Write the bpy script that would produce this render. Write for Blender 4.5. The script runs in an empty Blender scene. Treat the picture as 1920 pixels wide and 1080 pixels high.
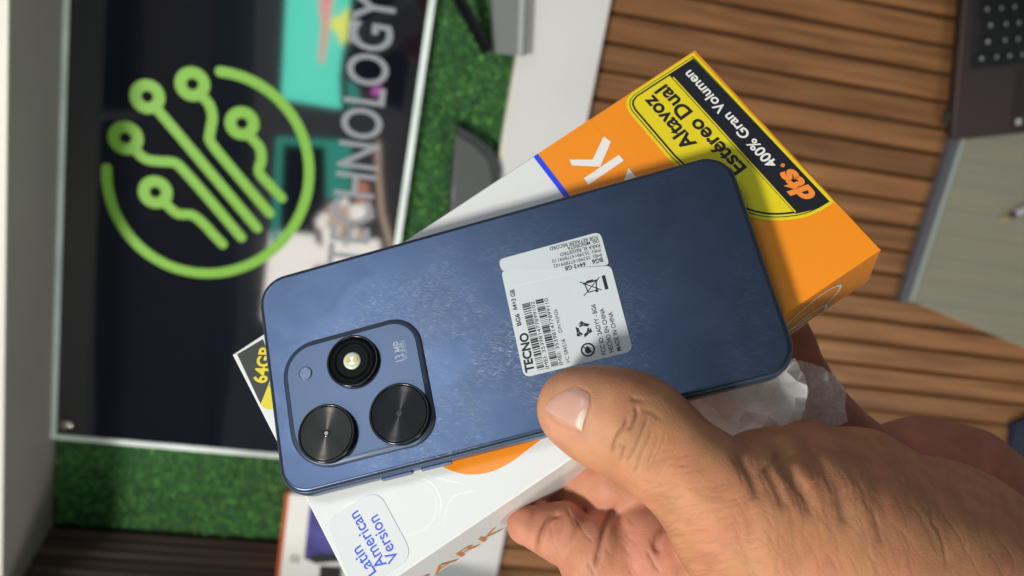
import bpy, math, random
import numpy as np
from mathutils import Matrix, Vector
random.seed(4); RNG = np.random.default_rng(4)
SC = bpy.context.scene; COL = SC.collection

# ------------------------------------------------------------------ camera
FPX = 1750.0
_D = np.array([5.3, -.659, -1]); _E = np.array([.53, 3.12, 1])
_Z = np.cross(_D, _E); _Z /= np.linalg.norm(_Z)
_X = _D - _Z * (_D @ _Z); _X /= np.linalg.norm(_X); _Y = np.cross(_Z, _X)
W = np.stack([_X, _Y, _Z])                 # camera space -> world (counter top is z = 0)
CAM = np.array([0, 0, 1.24])
def c2w(p): return CAM + W @ np.asarray(p, float)
def cdir(v): v = W @ np.asarray(v, float); return v / np.linalg.norm(v)
def ray(u, v): return W @ np.array([(u - 960) / FPX, (540 - v) / FPX, -1.0])
def at(u, v, d): return CAM + ray(u, v) * d
def onz(u, v, z=0.0):
    r = ray(u, v); return CAM + r * (z - CAM[2]) / r[2]
def to_px(P):
    c = (np.asarray(P) - CAM) @ W
    return np.stack([960 + FPX * c[..., 0] / -c[..., 2], 540 - FPX * c[..., 1] / -c[..., 2]], -1), -c[..., 2]
cd = bpy.data.cameras.new('camera'); cam = bpy.data.objects.new('camera', cd); COL.objects.link(cam)
M = Matrix.Identity(4)
for i in range(3):
    for j in range(3): M[i][j] = W[i][j]
    M[i][3] = CAM[i]
cam.matrix_world = M
cd.sensor_width = 36; cd.lens = 36 * FPX / 1920; cd.clip_start = .01; cd.clip_end = 50
cd.dof.use_dof = True; cd.dof.focus_distance = .287; cd.dof.aperture_fstop = 13.0
SC.camera = cam

# ------------------------------------------------------------------ light
SC.view_settings.view_transform = 'Standard'; SC.view_settings.look = 'None'
SC.view_settings.exposure = 0; SC.view_settings.gamma = 1
world = bpy.data.worlds.new('World'); SC.world = world; world.use_nodes = True
bg = world.node_tree.nodes['Background']; bg.inputs[0].default_value = (.86, .93, 1, 1); bg.inputs[1].default_value = .14
OBJ = c2w((.0, -.01, -.29))
def area(name, d, dist, size, power, col, target=OBJ):
    l = bpy.data.lights.new(name, 'AREA'); l.size = size; l.energy = power; l.color = col
    o = bpy.data.objects.new(name, l); COL.objects.link(o)
    p = Vector(target + cdir(d) * dist); o.location = p
    o.rotation_euler = (Vector(target) - p).to_track_quat('-Z', 'Y').to_euler()
    return o
area('shop_lamp', (-.57, -.37, .73), 2.5, .38, 78, (1, .955, .90))
area('window_light', (-.50, .48, .72), 2.4, .70, 11, (.84, .92, 1))
lamp = area('added_fill_light', (.30, -.5, .8), 2.5, .6, 24, (1, .96, .90))  # added fill, brightens the grey wall from the right
lamp.location = (1.75, -1.65, 2.4); lamp.rotation_euler = (Vector((-.1, -.45, .2)) - lamp.location).to_track_quat('-Z', 'Y').to_euler()

# ------------------------------------------------------------------ materials
def mat(name, col, rough=.5, metal=0., spec=.5, noise=None, bump=None, **kw):
    """noise=(scale, amount) colour mottling; bump=(scale, strength, distance)"""
    m = bpy.data.materials.new(name); m.use_nodes = True; nt = m.node_tree; b = nt.nodes['Principled BSDF']
    c = tuple(col) + (1,)
    b.inputs['Base Color'].default_value = c; b.inputs['Roughness'].default_value = rough
    b.inputs['Metallic'].default_value = metal; b.inputs['Specular IOR Level'].default_value = spec
    for k, v in kw.items():
        b.inputs[k.replace('_', ' ')].default_value = v
    if noise or bump:
        tc = nt.nodes.new('ShaderNodeTexCoord')
    if noise:
        n = nt.nodes.new('ShaderNodeTexNoise'); n.inputs['Scale'].default_value = noise[0]; n.inputs['Detail'].default_value = 5
        nt.links.new(tc.outputs['Object'], n.inputs['Vector'])
        r = nt.nodes.new('ShaderNodeValToRGB'); a = noise[1]
        r.color_ramp.elements[0].position = .3; r.color_ramp.elements[1].position = .7
        r.color_ramp.elements[0].color = tuple(x * (1 - a) for x in col) + (1,)
        r.color_ramp.elements[1].color = tuple(min(1, x * (1 + a)) for x in col) + (1,)
        nt.links.new(n.outputs['Fac'], r.inputs[0]); nt.links.new(r.outputs[0], b.inputs['Base Color'])
    if bump:
        n2 = nt.nodes.new('ShaderNodeTexNoise'); n2.inputs['Scale'].default_value = bump[0]; n2.inputs['Detail'].default_value = 4
        nt.links.new(tc.outputs['Object'], n2.inputs['Vector'])
        bp = nt.nodes.new('ShaderNodeBump'); bp.inputs['Strength'].default_value = bump[1]; bp.inputs['Distance'].default_value = bump[2]
        nt.links.new(n2.outputs['Fac'], bp.inputs['Height']); nt.links.new(bp.outputs[0], b.inputs['Normal'])
    return m
def N(m, t): return m.node_tree.nodes.new(t)
def L(m, a, b): m.node_tree.links.new(a, b)
def PB(m): return m.node_tree.nodes['Principled BSDF']

# phone back: satin lacquer with fine rub marks
m_back = mat('satin_blue_back', (.076, .106, .176), .33, .97, .5)
tc = N(m_back, 'ShaderNodeTexCoord'); b = PB(m_back)
hs = []
for rot, sc_ in ((2.25, (6400, 300, 1)), (1.98, (5800, 260, 1)), (1.12, (6400, 320, 1))):
    mp = N(m_back, 'ShaderNodeMapping'); mp0 = N(m_back, 'ShaderNodeMapping'); mp0.inputs['Rotation'].default_value = (0, 0, rot); mp.inputs['Scale'].default_value = sc_
    L(m_back, tc.outputs['Object'], mp0.inputs[0]); L(m_back, mp0.outputs[0], mp.inputs[0])
    n = N(m_back, 'ShaderNodeTexNoise'); n.inputs['Scale'].default_value = 1; n.inputs['Detail'].default_value = 1; n.inputs['Distortion'].default_value = .4
    L(m_back, mp.outputs[0], n.inputs['Vector'])
    r = N(m_back, 'ShaderNodeValToRGB'); r.color_ramp.elements[0].position = .61; r.color_ramp.elements[1].position = .72
    L(m_back, n.outputs['Fac'], r.inputs[0]); hs.append(r.outputs[0])
mx = N(m_back, 'ShaderNodeMath'); mx.operation = 'ADD'; L(m_back, hs[0], mx.inputs[0]); L(m_back, hs[1], mx.inputs[1])
mx2 = N(m_back, 'ShaderNodeMath'); mx2.operation = 'ADD'; L(m_back, mx.outputs[0], mx2.inputs[0]); L(m_back, hs[2], mx2.inputs[1])
# rubbed zone: scratches beside the camera block, their glints painted pale
nz = N(m_back, 'ShaderNodeTexNoise'); nz.inputs['Scale'].default_value = 38; nz.inputs['Detail'].default_value = 2
L(m_back, tc.outputs['Object'], nz.inputs['Vector'])
rz = N(m_back, 'ShaderNodeValToRGB'); rz.color_ramp.elements[0].position = .40; rz.color_ramp.elements[1].position = .62
L(m_back, nz.outputs['Fac'], rz.inputs[0])
gd = N(m_back, 'ShaderNodeMapping'); gd.inputs['Location'].default_value = (.24, .25, 0); gd.inputs['Scale'].default_value = (16, 22, 0)
L(m_back, tc.outputs['Object'], gd.inputs[0])
gr = N(m_back, 'ShaderNodeTexGradient'); gr.gradient_type = 'SPHERICAL'; L(m_back, gd.outputs[0], gr.inputs[0])
zz = N(m_back, 'ShaderNodeMath'); zz.operation = 'MULTIPLY_ADD'; L(m_back, gr.outputs['Fac'], zz.inputs[0]); zz.inputs[1].default_value = 1.2; zz.inputs[2].default_value = .10
zm = N(m_back, 'ShaderNodeMath'); zm.operation = 'MULTIPLY'; L(m_back, rz.outputs[0], zm.inputs[0]); L(m_back, zz.outputs[0], zm.inputs[1])
sm = N(m_back, 'ShaderNodeMath'); sm.operation = 'MULTIPLY'; L(m_back, mx2.outputs[0], sm.inputs[0]); L(m_back, zm.outputs[0], sm.inputs[1])
bp = N(m_back, 'ShaderNodeBump'); bp.inputs['Strength'].default_value = .6; bp.inputs['Distance'].default_value = .00003
L(m_back, sm.outputs[0], bp.inputs['Height'])
sn = N(m_back, 'ShaderNodeTexNoise'); sn.inputs['Scale'].default_value = 55; sn.inputs['Detail'].default_value = 4; sn.inputs['Distortion'].default_value = 1.2
L(m_back, tc.outputs['Object'], sn.inputs['Vector'])
sr_ = N(m_back, 'ShaderNodeMapRange'); sr_.inputs[1].default_value = .3; sr_.inputs[2].default_value = .7; sr_.inputs[3].default_value = .305; sr_.inputs[4].default_value = .352
L(m_back, sn.outputs['Fac'], sr_.inputs[0]); L(m_back, sr_.outputs[0], b.inputs['Roughness'])
# metallic flake
fl = N(m_back, 'ShaderNodeTexNoise'); fl.inputs['Scale'].default_value = 2600; fl.inputs['Detail'].default_value = 1
L(m_back, tc.outputs['Object'], fl.inputs['Vector'])
bp2 = N(m_back, 'ShaderNodeBump'); bp2.inputs['Strength'].default_value = .22; bp2.inputs['Distance'].default_value = .0001
L(m_back, fl.outputs['Fac'], bp2.inputs['Height']); L(m_back, bp.outputs[0], bp2.inputs['Normal'])
L(m_back, bp2.outputs[0], b.inputs['Normal'])
cmx = N(m_back, 'ShaderNodeMix'); cmx.data_type = 'RGBA'; cmx.inputs[6].default_value = (.076, .106, .176, 1); cmx.inputs[7].default_value = (.62, .68, .78, 1)  # pale colour stands in for glints on the scratches
cl = N(m_back, 'ShaderNodeMath'); cl.operation = 'MULTIPLY'; cl.use_clamp = True; cl.inputs[1].default_value = .75; L(m_back, sm.outputs[0], cl.inputs[0])
L(m_back, cl.outputs[0], cmx.inputs[0]); L(m_back, cmx.outputs[2], b.inputs['Base Color'])

m_frame = mat('blue_frame', (.085, .125, .21), .3, .7)
m_seam = mat('dark_seam', (.01, .012, .02), .5)
m_plate = mat('camera_plate_blue', (.066, .088, .138), .33, .85, .5, Coat_Weight=.04, Coat_Roughness=.08)
m_black = mat('gloss_black', (.006, .006, .008), .16, 0, .4)
m_print = mat('black_print', (.012, .012, .014), .6)
m_silver = mat('silver_print', (.32, .35, .39), .4, .5)
m_stick = mat('white_sticker', (.57, .61, .62), .45, noise=(60, .02))
m_led = mat('flash_lens', (.62, .60, .50), .12, 0, 1)
m_dot = mat('yellow_phosphor', (.55, .47, .16), .4)
m_sens = mat('sensor_glass', (.09, .12, .20), .3, .3, .5, noise=(1400, .6))
def lens_mat(name, base, rot):
    m = mat(name, base, .42, .95); b = PB(m); b.inputs['Anisotropic'].default_value = .98; b.inputs['Anisotropic Rotation'].default_value = .25
    t = N(m, 'ShaderNodeTangent'); t.direction_type = 'RADIAL'; t.axis = 'Z'; L(m, t.outputs[0], b.inputs['Tangent'])
    return m
m_lens = lens_mat('turned_lens_metal', (.048, .046, .043), 0)
m_lens2 = lens_mat('smoked_lens', (.022, .023, .025), 0)
m_glass_dark = mat('lens_glass', (.004, .005, .005), .25, 0, .03)

m_bw = mat('box_white', (.70, .70, .69), .33, noise=(14, .02))
m_bo = mat('box_orange', (.86, .26, .010), .36, noise=(22, .03))
m_blue = mat('print_blue', (.015, .06, .75), .4)
m_btxt = mat('print_royal_blue', (.05, .11, .72), .5)
m_yel = mat('label_yellow', (.72, .58, .012), .36)
m_lab = mat('label_black', (.010, .011, .018), .36)
m_wp = mat('print_white', (.78, .76, .72), .4)
m_or = mat('print_orange', (.85, .24, .03), .4)
m_uv = mat('gloss_varnish', (.74, .74, .73), .2)
m_clear = mat('clear_sticker', (.62, .63, .63), .24, 0, .4)

m_turf_base = mat('turf_backing', (.018, .070, .020), .9, noise=(60, .4))
m_turf = mat('turf_blade', (.028, .105, .026), .55)
oi = N(m_turf, 'ShaderNodeNewGeometry')
r = N(m_turf, 'ShaderNodeValToRGB'); r.color_ramp.elements[0].color = (.085, .33, .07, 1); r.color_ramp.elements[1].color = (.28, .70, .12, 1)
L(m_turf, oi.outputs['Random Per Island'], r.inputs[0]); L(m_turf, r.outputs[0], PB(m_turf).inputs['Base Color'])
m_grey = mat('grey_board', (.40, .38, .35), .6, noise=(5, .09), bump=(160, .12, .001))
m_edge = mat('lit_cream_edge', (.70, .68, .58), .5)  # light on the board edges put into the colour
m_white = mat('white_board', (.64, .635, .62), .45, noise=(6, .04))
m_groove = mat('dark_backing', (.010, .006, .004), .9)
def wood(name, c0, c1):
    m = mat(name, c0, .5, 0, .35); tc = N(m, 'ShaderNodeTexCoord'); oi = N(m, 'ShaderNodeObjectInfo')
    ad = N(m, 'ShaderNodeVectorMath'); ad.operation = 'ADD'
    cm = N(m, 'ShaderNodeCombineXYZ'); mu = N(m, 'ShaderNodeMath'); mu.operation = 'MULTIPLY'; mu.inputs[1].default_value = 37
    L(m, oi.outputs['Random'], mu.inputs[0])
    for k in range(3): L(m, mu.outputs[0], cm.inputs[k])
    L(m, tc.outputs['Object'], ad.inputs[0]); L(m, cm.outputs[0], ad.inputs[1])
    mp = N(m, 'ShaderNodeMapping'); mp.inputs['Scale'].default_value = (5, 90, 90); L(m, ad.outputs[0], mp.inputs[0])
    n = N(m, 'ShaderNodeTexNoise'); n.inputs['Scale'].default_value = 1; n.inputs['Detail'].default_value = 6; n.inputs['Distortion'].default_value = .6
    L(m, mp.outputs[0], n.inputs['Vector'])
    r = N(m, 'ShaderNodeValToRGB'); r.color_ramp.elements[0].position = .32; r.color_ramp.elements[1].position = .68
    r.color_ramp.elements[0].color = tuple(c0) + (1,); r.color_ramp.elements[1].color = tuple(c1) + (1,)
    L(m, n.outputs['Fac'], r.inputs[0])
    hsv = N(m, 'ShaderNodeHueSaturation'); mr = N(m, 'ShaderNodeMapRange'); mr.inputs[3].default_value = .74; mr.inputs[4].default_value = 1.2
    L(m, oi.outputs['Random'], mr.inputs[0]); L(m, mr.outputs[0], hsv.inputs['Value']); L(m, r.outputs[0], hsv.inputs['Color'])
    L(m, hsv.outputs[0], PB(m).inputs['Base Color'])
    bp = N(m, 'ShaderNodeBump'); bp.inputs['Strength'].default_value = .25; bp.inputs['Distance'].default_value = .001
    L(m, n.outputs['Fac'], bp.inputs['Height']); L(m, bp.outputs[0], PB(m).inputs['Normal'])
    return m
m_wood = wood('slat_wood', (.142, .060, .021), (.30, .136, .049))
m_dwood = wood('dark_slat_wood', (.075, .046, .040), (.14, .088, .072))
m_panel = mat('black_acrylic', (.0058, .0070, .0118), .042, 0, .5, IOR=1.9)
m_acryl = mat('polished_acrylic_edge', (.77, .86, .81), .18, 0, .8, noise=(9, .2))  # teal reflection and bright edge glow put into the colour
m_green = mat('vinyl_green', (.20, .46, .035), .5)
m_letter = mat('vinyl_grey', (.27, .28, .31), .5)
m_steel = mat('brushed_steel', (.55, .53, .48), .25, 1)
m_lap = mat('brown_laptop', (.045, .028, .028), .5, .2)
m_key = mat('black_key', (.007, .008, .009), .45)
m_keywell = mat('key_well', (.014, .012, .012), .6)
m_legend = mat('key_legend', (.42, .44, .46), .5)
m_plast = mat('dark_plastic', (.030, .031, .034), .4)
m_gplast = mat('grey_acrylic', (.20, .21, .21), .3)
m_lgrey = mat('acrylic_highlight', (.42, .43, .43), .2)
m_purple = mat('purple_print', (.08, .07, .27), .4, noise=(40, .3))
m_red = mat('orange_red_edge', (.50, .10, .03), .5)
m_navy = mat('navy_cloth', (.012, .022, .04), .9, noise=(90, .3))
m_tip = mat('brass_tip', (.52, .36, .08), .4)
m_pen = mat('pen_white', (.45, .42, .46), .3)
# glass sheet: grey ceiling reflection painted in as a diffuse mix
m_sheet = mat('glass_grey_reflection', (.46, .46, .38), .12, 0, .5)
tr = N(m_sheet, 'ShaderNodeBsdfTransparent'); tr.inputs[0].default_value = (.90, .92, .84, 1)
ms = N(m_sheet, 'ShaderNodeMixShader'); ms.inputs[0].default_value = .36
L(m_sheet, tr.outputs[0], ms.inputs[1]); L(m_sheet, PB(m_sheet).outputs[0], ms.inputs[2])
L(m_sheet, ms.outputs[0], m_sheet.node_tree.nodes['Material Output'].inputs[0])
m_gedge = mat('glass_edge', (.30, .34, .30), .15, 0, .6)
m_gedge2 = mat('glass_frame_grey', (.085, .085, .10), .4)
def film(name, col, fac):
    m = mat(name, col, .13, 0, 1., Coat_Weight=.6, Coat_Roughness=.06)
    tr = N(m, 'ShaderNodeBsdfTransparent'); tr.inputs[0].default_value = (.97, .96, .96, 1)
    tl = N(m, 'ShaderNodeBsdfTranslucent'); tl.inputs[0].default_value = tuple(col) + (1,)
    a = N(m, 'ShaderNodeMixShader'); a.inputs[0].default_value = .5
    L(m, PB(m).outputs[0], a.inputs[1]); L(m, tl.outputs[0], a.inputs[2])
    s = N(m, 'ShaderNodeMixShader'); s.inputs[0].default_value = fac
    L(m, tr.outputs[0], s.inputs[1]); L(m, a.outputs[0], s.inputs[2]); L(m, s.outputs[0], m.node_tree.nodes['Material Output'].inputs[0])
    return m
m_film = film('frosted_film', (.92, .90, .91), .70)
m_film2 = film('clear_film', (.82, .80, .82), .34)

# skin: colour attribute carries skin tone plus painted shade; fine relief by noise
m_skin = mat('skin', (.5, .27, .16), .58, 0, .3)
b = PB(m_skin); va = N(m_skin, 'ShaderNodeVertexColor'); va.layer_name = 'tone'
tc = N(m_skin, 'ShaderNodeTexCoord'); n = N(m_skin, 'ShaderNodeTexNoise'); n.inputs['Scale'].default_value = 120; n.inputs['Detail'].default_value = 6
L(m_skin, tc.outputs['Object'], n.inputs['Vector'])
mr = N(m_skin, 'ShaderNodeMapRange'); mr.inputs[1].default_value = .3; mr.inputs[2].default_value = .7; mr.inputs[3].default_value = .86; mr.inputs[4].default_value = 1.12
L(m_skin, n.outputs['Fac'], mr.inputs[0])
n5 = N(m_skin, 'ShaderNodeTexNoise'); n5.inputs['Scale'].default_value = 75; n5.inputs['Detail'].default_value = 4; L(m_skin, tc.outputs['Object'], n5.inputs['Vector'])
mh = N(m_skin, 'ShaderNodeMapRange'); mh.inputs[1].default_value = .3; mh.inputs[2].default_value = .7; mh.inputs[3].default_value = .489; mh.inputs[4].default_value = .505
L(m_skin, n5.outputs['Fac'], mh.inputs[0])
hv = N(m_skin, 'ShaderNodeHueSaturation'); L(m_skin, mh.outputs[0], hv.inputs['Hue']); L(m_skin, mr.outputs[0], hv.inputs['Value']); L(m_skin, va.outputs[0], hv.inputs['Color']); L(m_skin, hv.outputs[0], b.inputs['Base Color'])
b.inputs['Subsurface Weight'].default_value = .12; b.inputs['Subsurface Radius'].default_value = (1, .35, .18); b.inputs['Subsurface Scale'].default_value = .004
vo = N(m_skin, 'ShaderNodeTexVoronoi'); vo.inputs['Scale'].default_value = 900; vo.feature = 'DISTANCE_TO_EDGE'; L(m_skin, tc.outputs['Object'], vo.inputs['Vector'])
n3 = N(m_skin, 'ShaderNodeTexNoise'); n3.inputs['Scale'].default_value = 1500; n3.inputs['Detail'].default_value = 5; L(m_skin, tc.outputs['Object'], n3.inputs['Vector'])
ad = N(m_skin, 'ShaderNodeMath'); ad.operation = 'MULTIPLY_ADD'; ad.inputs[1].default_value = .6; L(m_skin, vo.outputs['Distance'], ad.inputs[0]); L(m_skin, n3.outputs['Fac'], ad.inputs[2])
bp = N(m_skin, 'ShaderNodeBump'); bp.inputs['Strength'].default_value = .5; bp.inputs['Distance'].default_value = .00022
L(m_skin, ad.outputs[0], bp.inputs['Height']); L(m_skin, bp.outputs[0], b.inputs['Normal'])
m_nail = mat('nail', (.55, .31, .24), .30, 0, .4, Subsurface_Weight=.1, Subsurface_Scale=.002)
m_lun = mat('nail_lunula', (.66, .50, .40), .36)

def emit(name, col, s):
    m = bpy.data.materials.new(name); m.use_nodes = True; nt = m.node_tree
    e = nt.nodes.new('ShaderNodeEmission'); e.inputs[0].default_value = tuple(col) + (1,); e.inputs[1].default_value = s
    nt.links.new(e.outputs[0], nt.nodes['Material Output'].inputs[0]); return m

# ------------------------------------------------------------------ mesh helpers
def obj(name, V, F, m, parent=None, smooth=False, loc=None):
    me = bpy.data.meshes.new(name)
    me.from_pydata([tuple(map(float, v)) for v in V], [], [tuple(map(int, f)) for f in F]); me.update()
    me.materials.append(m)
    if smooth: me.polygons.foreach_set('use_smooth', [True] * len(me.polygons))
    o = bpy.data.objects.new(name, me); COL.objects.link(o)
    if parent: o.parent = parent
    if loc is not None: o.location = loc
    return o
def thing(name, label, cat, mtx=None, loc=None, group=None):
    o = bpy.data.objects.new(name, None); COL.objects.link(o); o.empty_display_size = .02
    if mtx is not None: o.matrix_world = mtx
    if loc is not None: o.location = loc
    if label: o['label'] = label; o['category'] = cat
    if group: o['group'] = group
    return o
def structure(o): o['kind'] = 'structure'; return o
def ccw(p):
    p = np.asarray(p, float); x, y = p[:, 0], p[:, 1]
    return p if (x * np.roll(y, -1) - y * np.roll(x, -1)).sum() > 0 else p[::-1]
def prism_vf(poly, z0, z1):
    p = ccw(poly); n = len(p)
    V = [(x, y, z0) for x, y in p] + [(x, y, z1) for x, y in p]
    F = [tuple(range(n))[::-1], tuple(range(n, 2 * n))] + [(i, (i + 1) % n, n + (i + 1) % n, n + i) for i in range(n)]
    return V, F
def prism(name, poly, z0, z1, m, parent=None, **k): return obj(name, *prism_vf(poly, z0, z1), m, parent, **k)
def flat(name, poly, z, m, parent=None, **k):
    p = ccw(poly); return obj(name, [(x, y, z) for x, y in p], [tuple(range(len(p)))], m, parent, **k)
def rrect(w, h, r, n=8, c=(0, 0)):
    rs = r if isinstance(r, (list, tuple)) else [r] * 4           # order: +x+y, -x+y, -x-y, +x-y
    out = []
    for (sx, sy, a0), q in zip(((1, 1, 0), (-1, 1, 90), (-1, -1, 180), (1, -1, 270)), rs):
        for i in range(n + 1):
            a = math.radians(a0 + 90 * i / n)
            out.append((c[0] + sx * (w / 2 - q) + q * math.cos(a), c[1] + sy * (h / 2 - q) + q * math.sin(a)))
    return np.array(out)
def loft(name, loops, m, parent=None, caps=(True, True), smooth=True, loc=None):
    n = len(loops[0][0]); V = []; F = []
    for p, z in loops: V += [(x, y, z) for x, y in p]
    for k in range(len(loops) - 1):
        for i in range(n):
            j = (i + 1) % n; F.append((k * n + i, k * n + j, (k + 1) * n + j, (k + 1) * n + i))
    if caps[0]: F.append(tuple(range(n))[::-1])
    if caps[1]: F.append(tuple((len(loops) - 1) * n + i for i in range(n)))
    o = obj(name, V, F, m, parent, smooth=smooth, loc=loc)
    if smooth:
        for p in o.data.polygons:
            if len(p.vertices) > 4: p.use_smooth = False
    return o
def circle(r, n=48, c=(0, 0)): a = np.arange(n) * 2 * np.pi / n; return np.stack([c[0] + r * np.cos(a), c[1] + r * np.sin(a)], 1)
def revolve(name, prof, m, parent=None, loc=None, n=56, caps=(True, True)):
    return loft(name, [(circle(max(r, 1e-5), n), z) for r, z in prof], m, parent, caps=caps, loc=loc)
def annulus_vf(c, r0, r1, z, n=40, a0=0, a1=2 * math.pi, full=True):
    k = n if full else n + 1; a = a0 + (a1 - a0) * np.arange(k) / n
    V = [(c[0] + r0 * math.cos(t), c[1] + r0 * math.sin(t), z) for t in a] + [(c[0] + r1 * math.cos(t), c[1] + r1 * math.sin(t), z) for t in a]
    F = [(i, k + i, k + (i + 1) % k, (i + 1) % k) for i in range(k if full else k - 1)]
    return V, F
def catmull(P, n=8):
    P = np.asarray(P, float)
    if len(P) < 3: return P
    Q = np.vstack([2 * P[0] - P[1], P, 2 * P[-1] - P[-2]]); out = []
    for i in range(1, len(Q) - 2):
        for t in np.linspace(0, 1, n, endpoint=False):
            a, b_, c, d = Q[i - 1:i + 3]
            out.append(.5 * (2 * b_ + (c - a) * t + (2 * a - 5 * b_ + 4 * c - d) * t ** 2 + (3 * b_ - a - 3 * c + d) * t ** 3))
    out.append(Q[-2]); return np.array(out)
def ribbon_poly(P, w, caps=True):
    P = np.asarray(P, float); d = np.gradient(P, axis=0); d /= np.linalg.norm(d, axis=1)[:, None]
    nrm = np.stack([-d[:, 1], d[:, 0]], 1); Lf = P + nrm * w / 2; Rt = P - nrm * w / 2; out = list(Lf)
    if caps:
        a = math.atan2(nrm[-1][1], nrm[-1][0])
        out += [P[-1] + w / 2 * np.array([math.cos(a - t), math.sin(a - t)]) for t in np.linspace(0, np.pi, 9)[1:-1]]
    out += list(Rt[::-1])
    if caps:
        a = math.atan2(-nrm[0][1], -nrm[0][0])
        out += [P[0] + w / 2 * np.array([math.cos(a - t), math.sin(a - t)]) for t in np.linspace(0, np.pi, 9)[1:-1]]
    return np.array(out)
def ribbon_vf(P, w, z, caps=True):
    P = np.asarray(P, float); d = np.gradient(P, axis=0); d /= np.linalg.norm(d, axis=1)[:, None]
    nr = np.stack([-d[:, 1], d[:, 0]], 1); V = [(*p, z) for p in P + nr * w / 2] + [(*p, z) for p in P - nr * w / 2]; n = len(P)
    F = [(i, n + i, n + i + 1, i + 1) for i in range(n - 1)]
    if caps:
        for k, sg, base in ((0, 1, 0), (n - 1, -1, n - 1)):
            a = math.atan2(nr[k][1], nr[k][0]); s0 = len(V)
            for t in np.linspace(0, np.pi, 9)[1:-1]: V.append((P[k][0] + w / 2 * math.cos(a + sg * t), P[k][1] + w / 2 * math.sin(a + sg * t), z))
            F.append((k,) + tuple(range(s0, len(V))) + (n + k,))
    return V, F
def join_vf(parts):
    V = []; F = []
    for v, f in parts:
        k = len(V); V += list(v); F += [tuple(i + k for i in q) for q in f]
    return V, F
_tx = {}
def text_vf(s, bold=0., shear=0.):
    key = (s, bold, shear)
    if key in _tx: return _tx[key]
    cu = bpy.data.curves.new('lettering', 'FONT'); cu.body = s; cu.size = 1; cu.offset = bold; cu.resolution_u = 4; cu.shear = shear
    o = bpy.data.objects.new('lettering', cu); COL.objects.link(o)
    dg = bpy.context.evaluated_depsgraph_get(); me = bpy.data.meshes.new_from_object(o.evaluated_get(dg))
    V = np.array([v.co[:] for v in me.vertices]); F = [tuple(p.vertices) for p in me.polygons]
    bpy.data.objects.remove(o); bpy.data.curves.remove(cu); bpy.data.meshes.remove(me)
    _tx[key] = (V, F); return V, F
CAPH = None
def lettering(s, p0, p1, cap, m, parent, z, bold=.0, shear=0., name='lettering', valign=.5, frame3=None, fit=True):
    """p0 -> p1: line the text runs along (mid height of capitals), local 2-D coordinates"""
    global CAPH
    if CAPH is None:
        H = text_vf('H')[0]; CAPH = H[:, 1].max()
    V, F = text_vf(s, bold, shear); p0 = np.asarray(p0, float); p1 = np.asarray(p1, float); d = p1 - p0; ln = np.linalg.norm(d); d = d / ln
    n = np.array([-d[1], d[0]]); x0, x1 = V[:, 0].min(), V[:, 0].max()
    sx = ln / (x1 - x0) if fit else cap / CAPH
    X = (V[:, 0] - x0) * sx; Y = (V[:, 1] / CAPH - valign) * cap
    Q = p0 + X[:, None] * d + Y[:, None] * n
    return obj(name, [(x, y, z) for x, y in Q], F, m, parent)
def box_vf(x0, x1, y0, y1, z0, z1): return prism_vf([(x0, y0), (x1, y0), (x1, y1), (x0, y1)], z0, z1)
def slat_vf(x0, x1, w, h, c=.003):
    prof = [(-w / 2, -h), (w / 2, -h), (w / 2, -c), (w / 2 - c, 0), (-w / 2 + c, 0), (-w / 2, -c)]
    V = [(x0, y, z) for y, z in prof] + [(x1, y, z) for y, z in prof]; n = 6
    F = [tuple(range(n)), tuple(range(n, 2 * n))[::-1]] + [(i, n + i, n + (i + 1) % n, (i + 1) % n) for i in range(n)]
    return V, F
class Plane:
    def __init__(s, R, t):                     # R columns in (x right, y up, depth) camera coordinates, millimetres
        a, b_ = [np.array([R[0][k], R[1][k], -R[2][k]]) for k in (0, 1)]
        s.ax, s.ay = W @ a, W @ b_; s.n = np.cross(s.ax, s.ay); s.o = c2w(np.array([t[0], t[1], -t[2]]) / 1000)
        s.setup()
    def setup(s):
        s.M = Matrix.Identity(4)
        for i in range(3):
            s.M[i][0], s.M[i][1], s.M[i][2], s.M[i][3] = s.ax[i], s.ay[i], s.n[i], s.o[i]
    def px(s, u, v, h=0.):                     # point of the plane (raised by h) seen at u, v, as local coordinates
        r = ray(u, v); o = s.o + s.n * h; p = CAM + r * (((o - CAM) @ s.n) / (r @ s.n)) - s.o
        return np.array([p @ s.ax, p @ s.ay])
    def pl(s, pts, h=0.): return np.array([s.px(u, v, h) for u, v in pts])
    def world(s, p): return s.o + s.ax * p[0] + s.ay * p[1] + s.n * (p[2] if len(p) > 2 else 0)

# ------------------------------------------------------------------ setting: slatted counter tray
deck = structure(bpy.data.objects.new('slatted_deck', None)); COL.objects.link(deck)
obj('backing_board', *box_vf(.296, 1.55, -1.30, .42, -.040, -.010), mat('deck_backing', (.050, .026, .012), .9), deck)
PITCH = .0371; s0 = None
for k in range(-10, 34):
    yc = .0326 - PITCH * (k + .5)
    if s0 is None: s0 = obj('slat', *slat_vf(0, 1.25, .0338, .02), m_wood, deck); o = s0
    else: o = s0.copy(); COL.objects.link(o)
    o.location = (.3005, yc, random.uniform(-.0008, .0008))
ground = structure(obj('counter_base', *box_vf(-1.4, 1.9, -2.0, 1.4, -.08, -.041), m_grey))

board = structure(obj('white_ledge', *box_vf(.197, .300, -1.2, .32, -.03, .014), m_white))
be = obj('ledge_edge', *box_vf(.1915, .1968, -1.2, .32, -.03, .0145), m_edge, board)  # lit left side of the white board, painted cream

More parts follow.
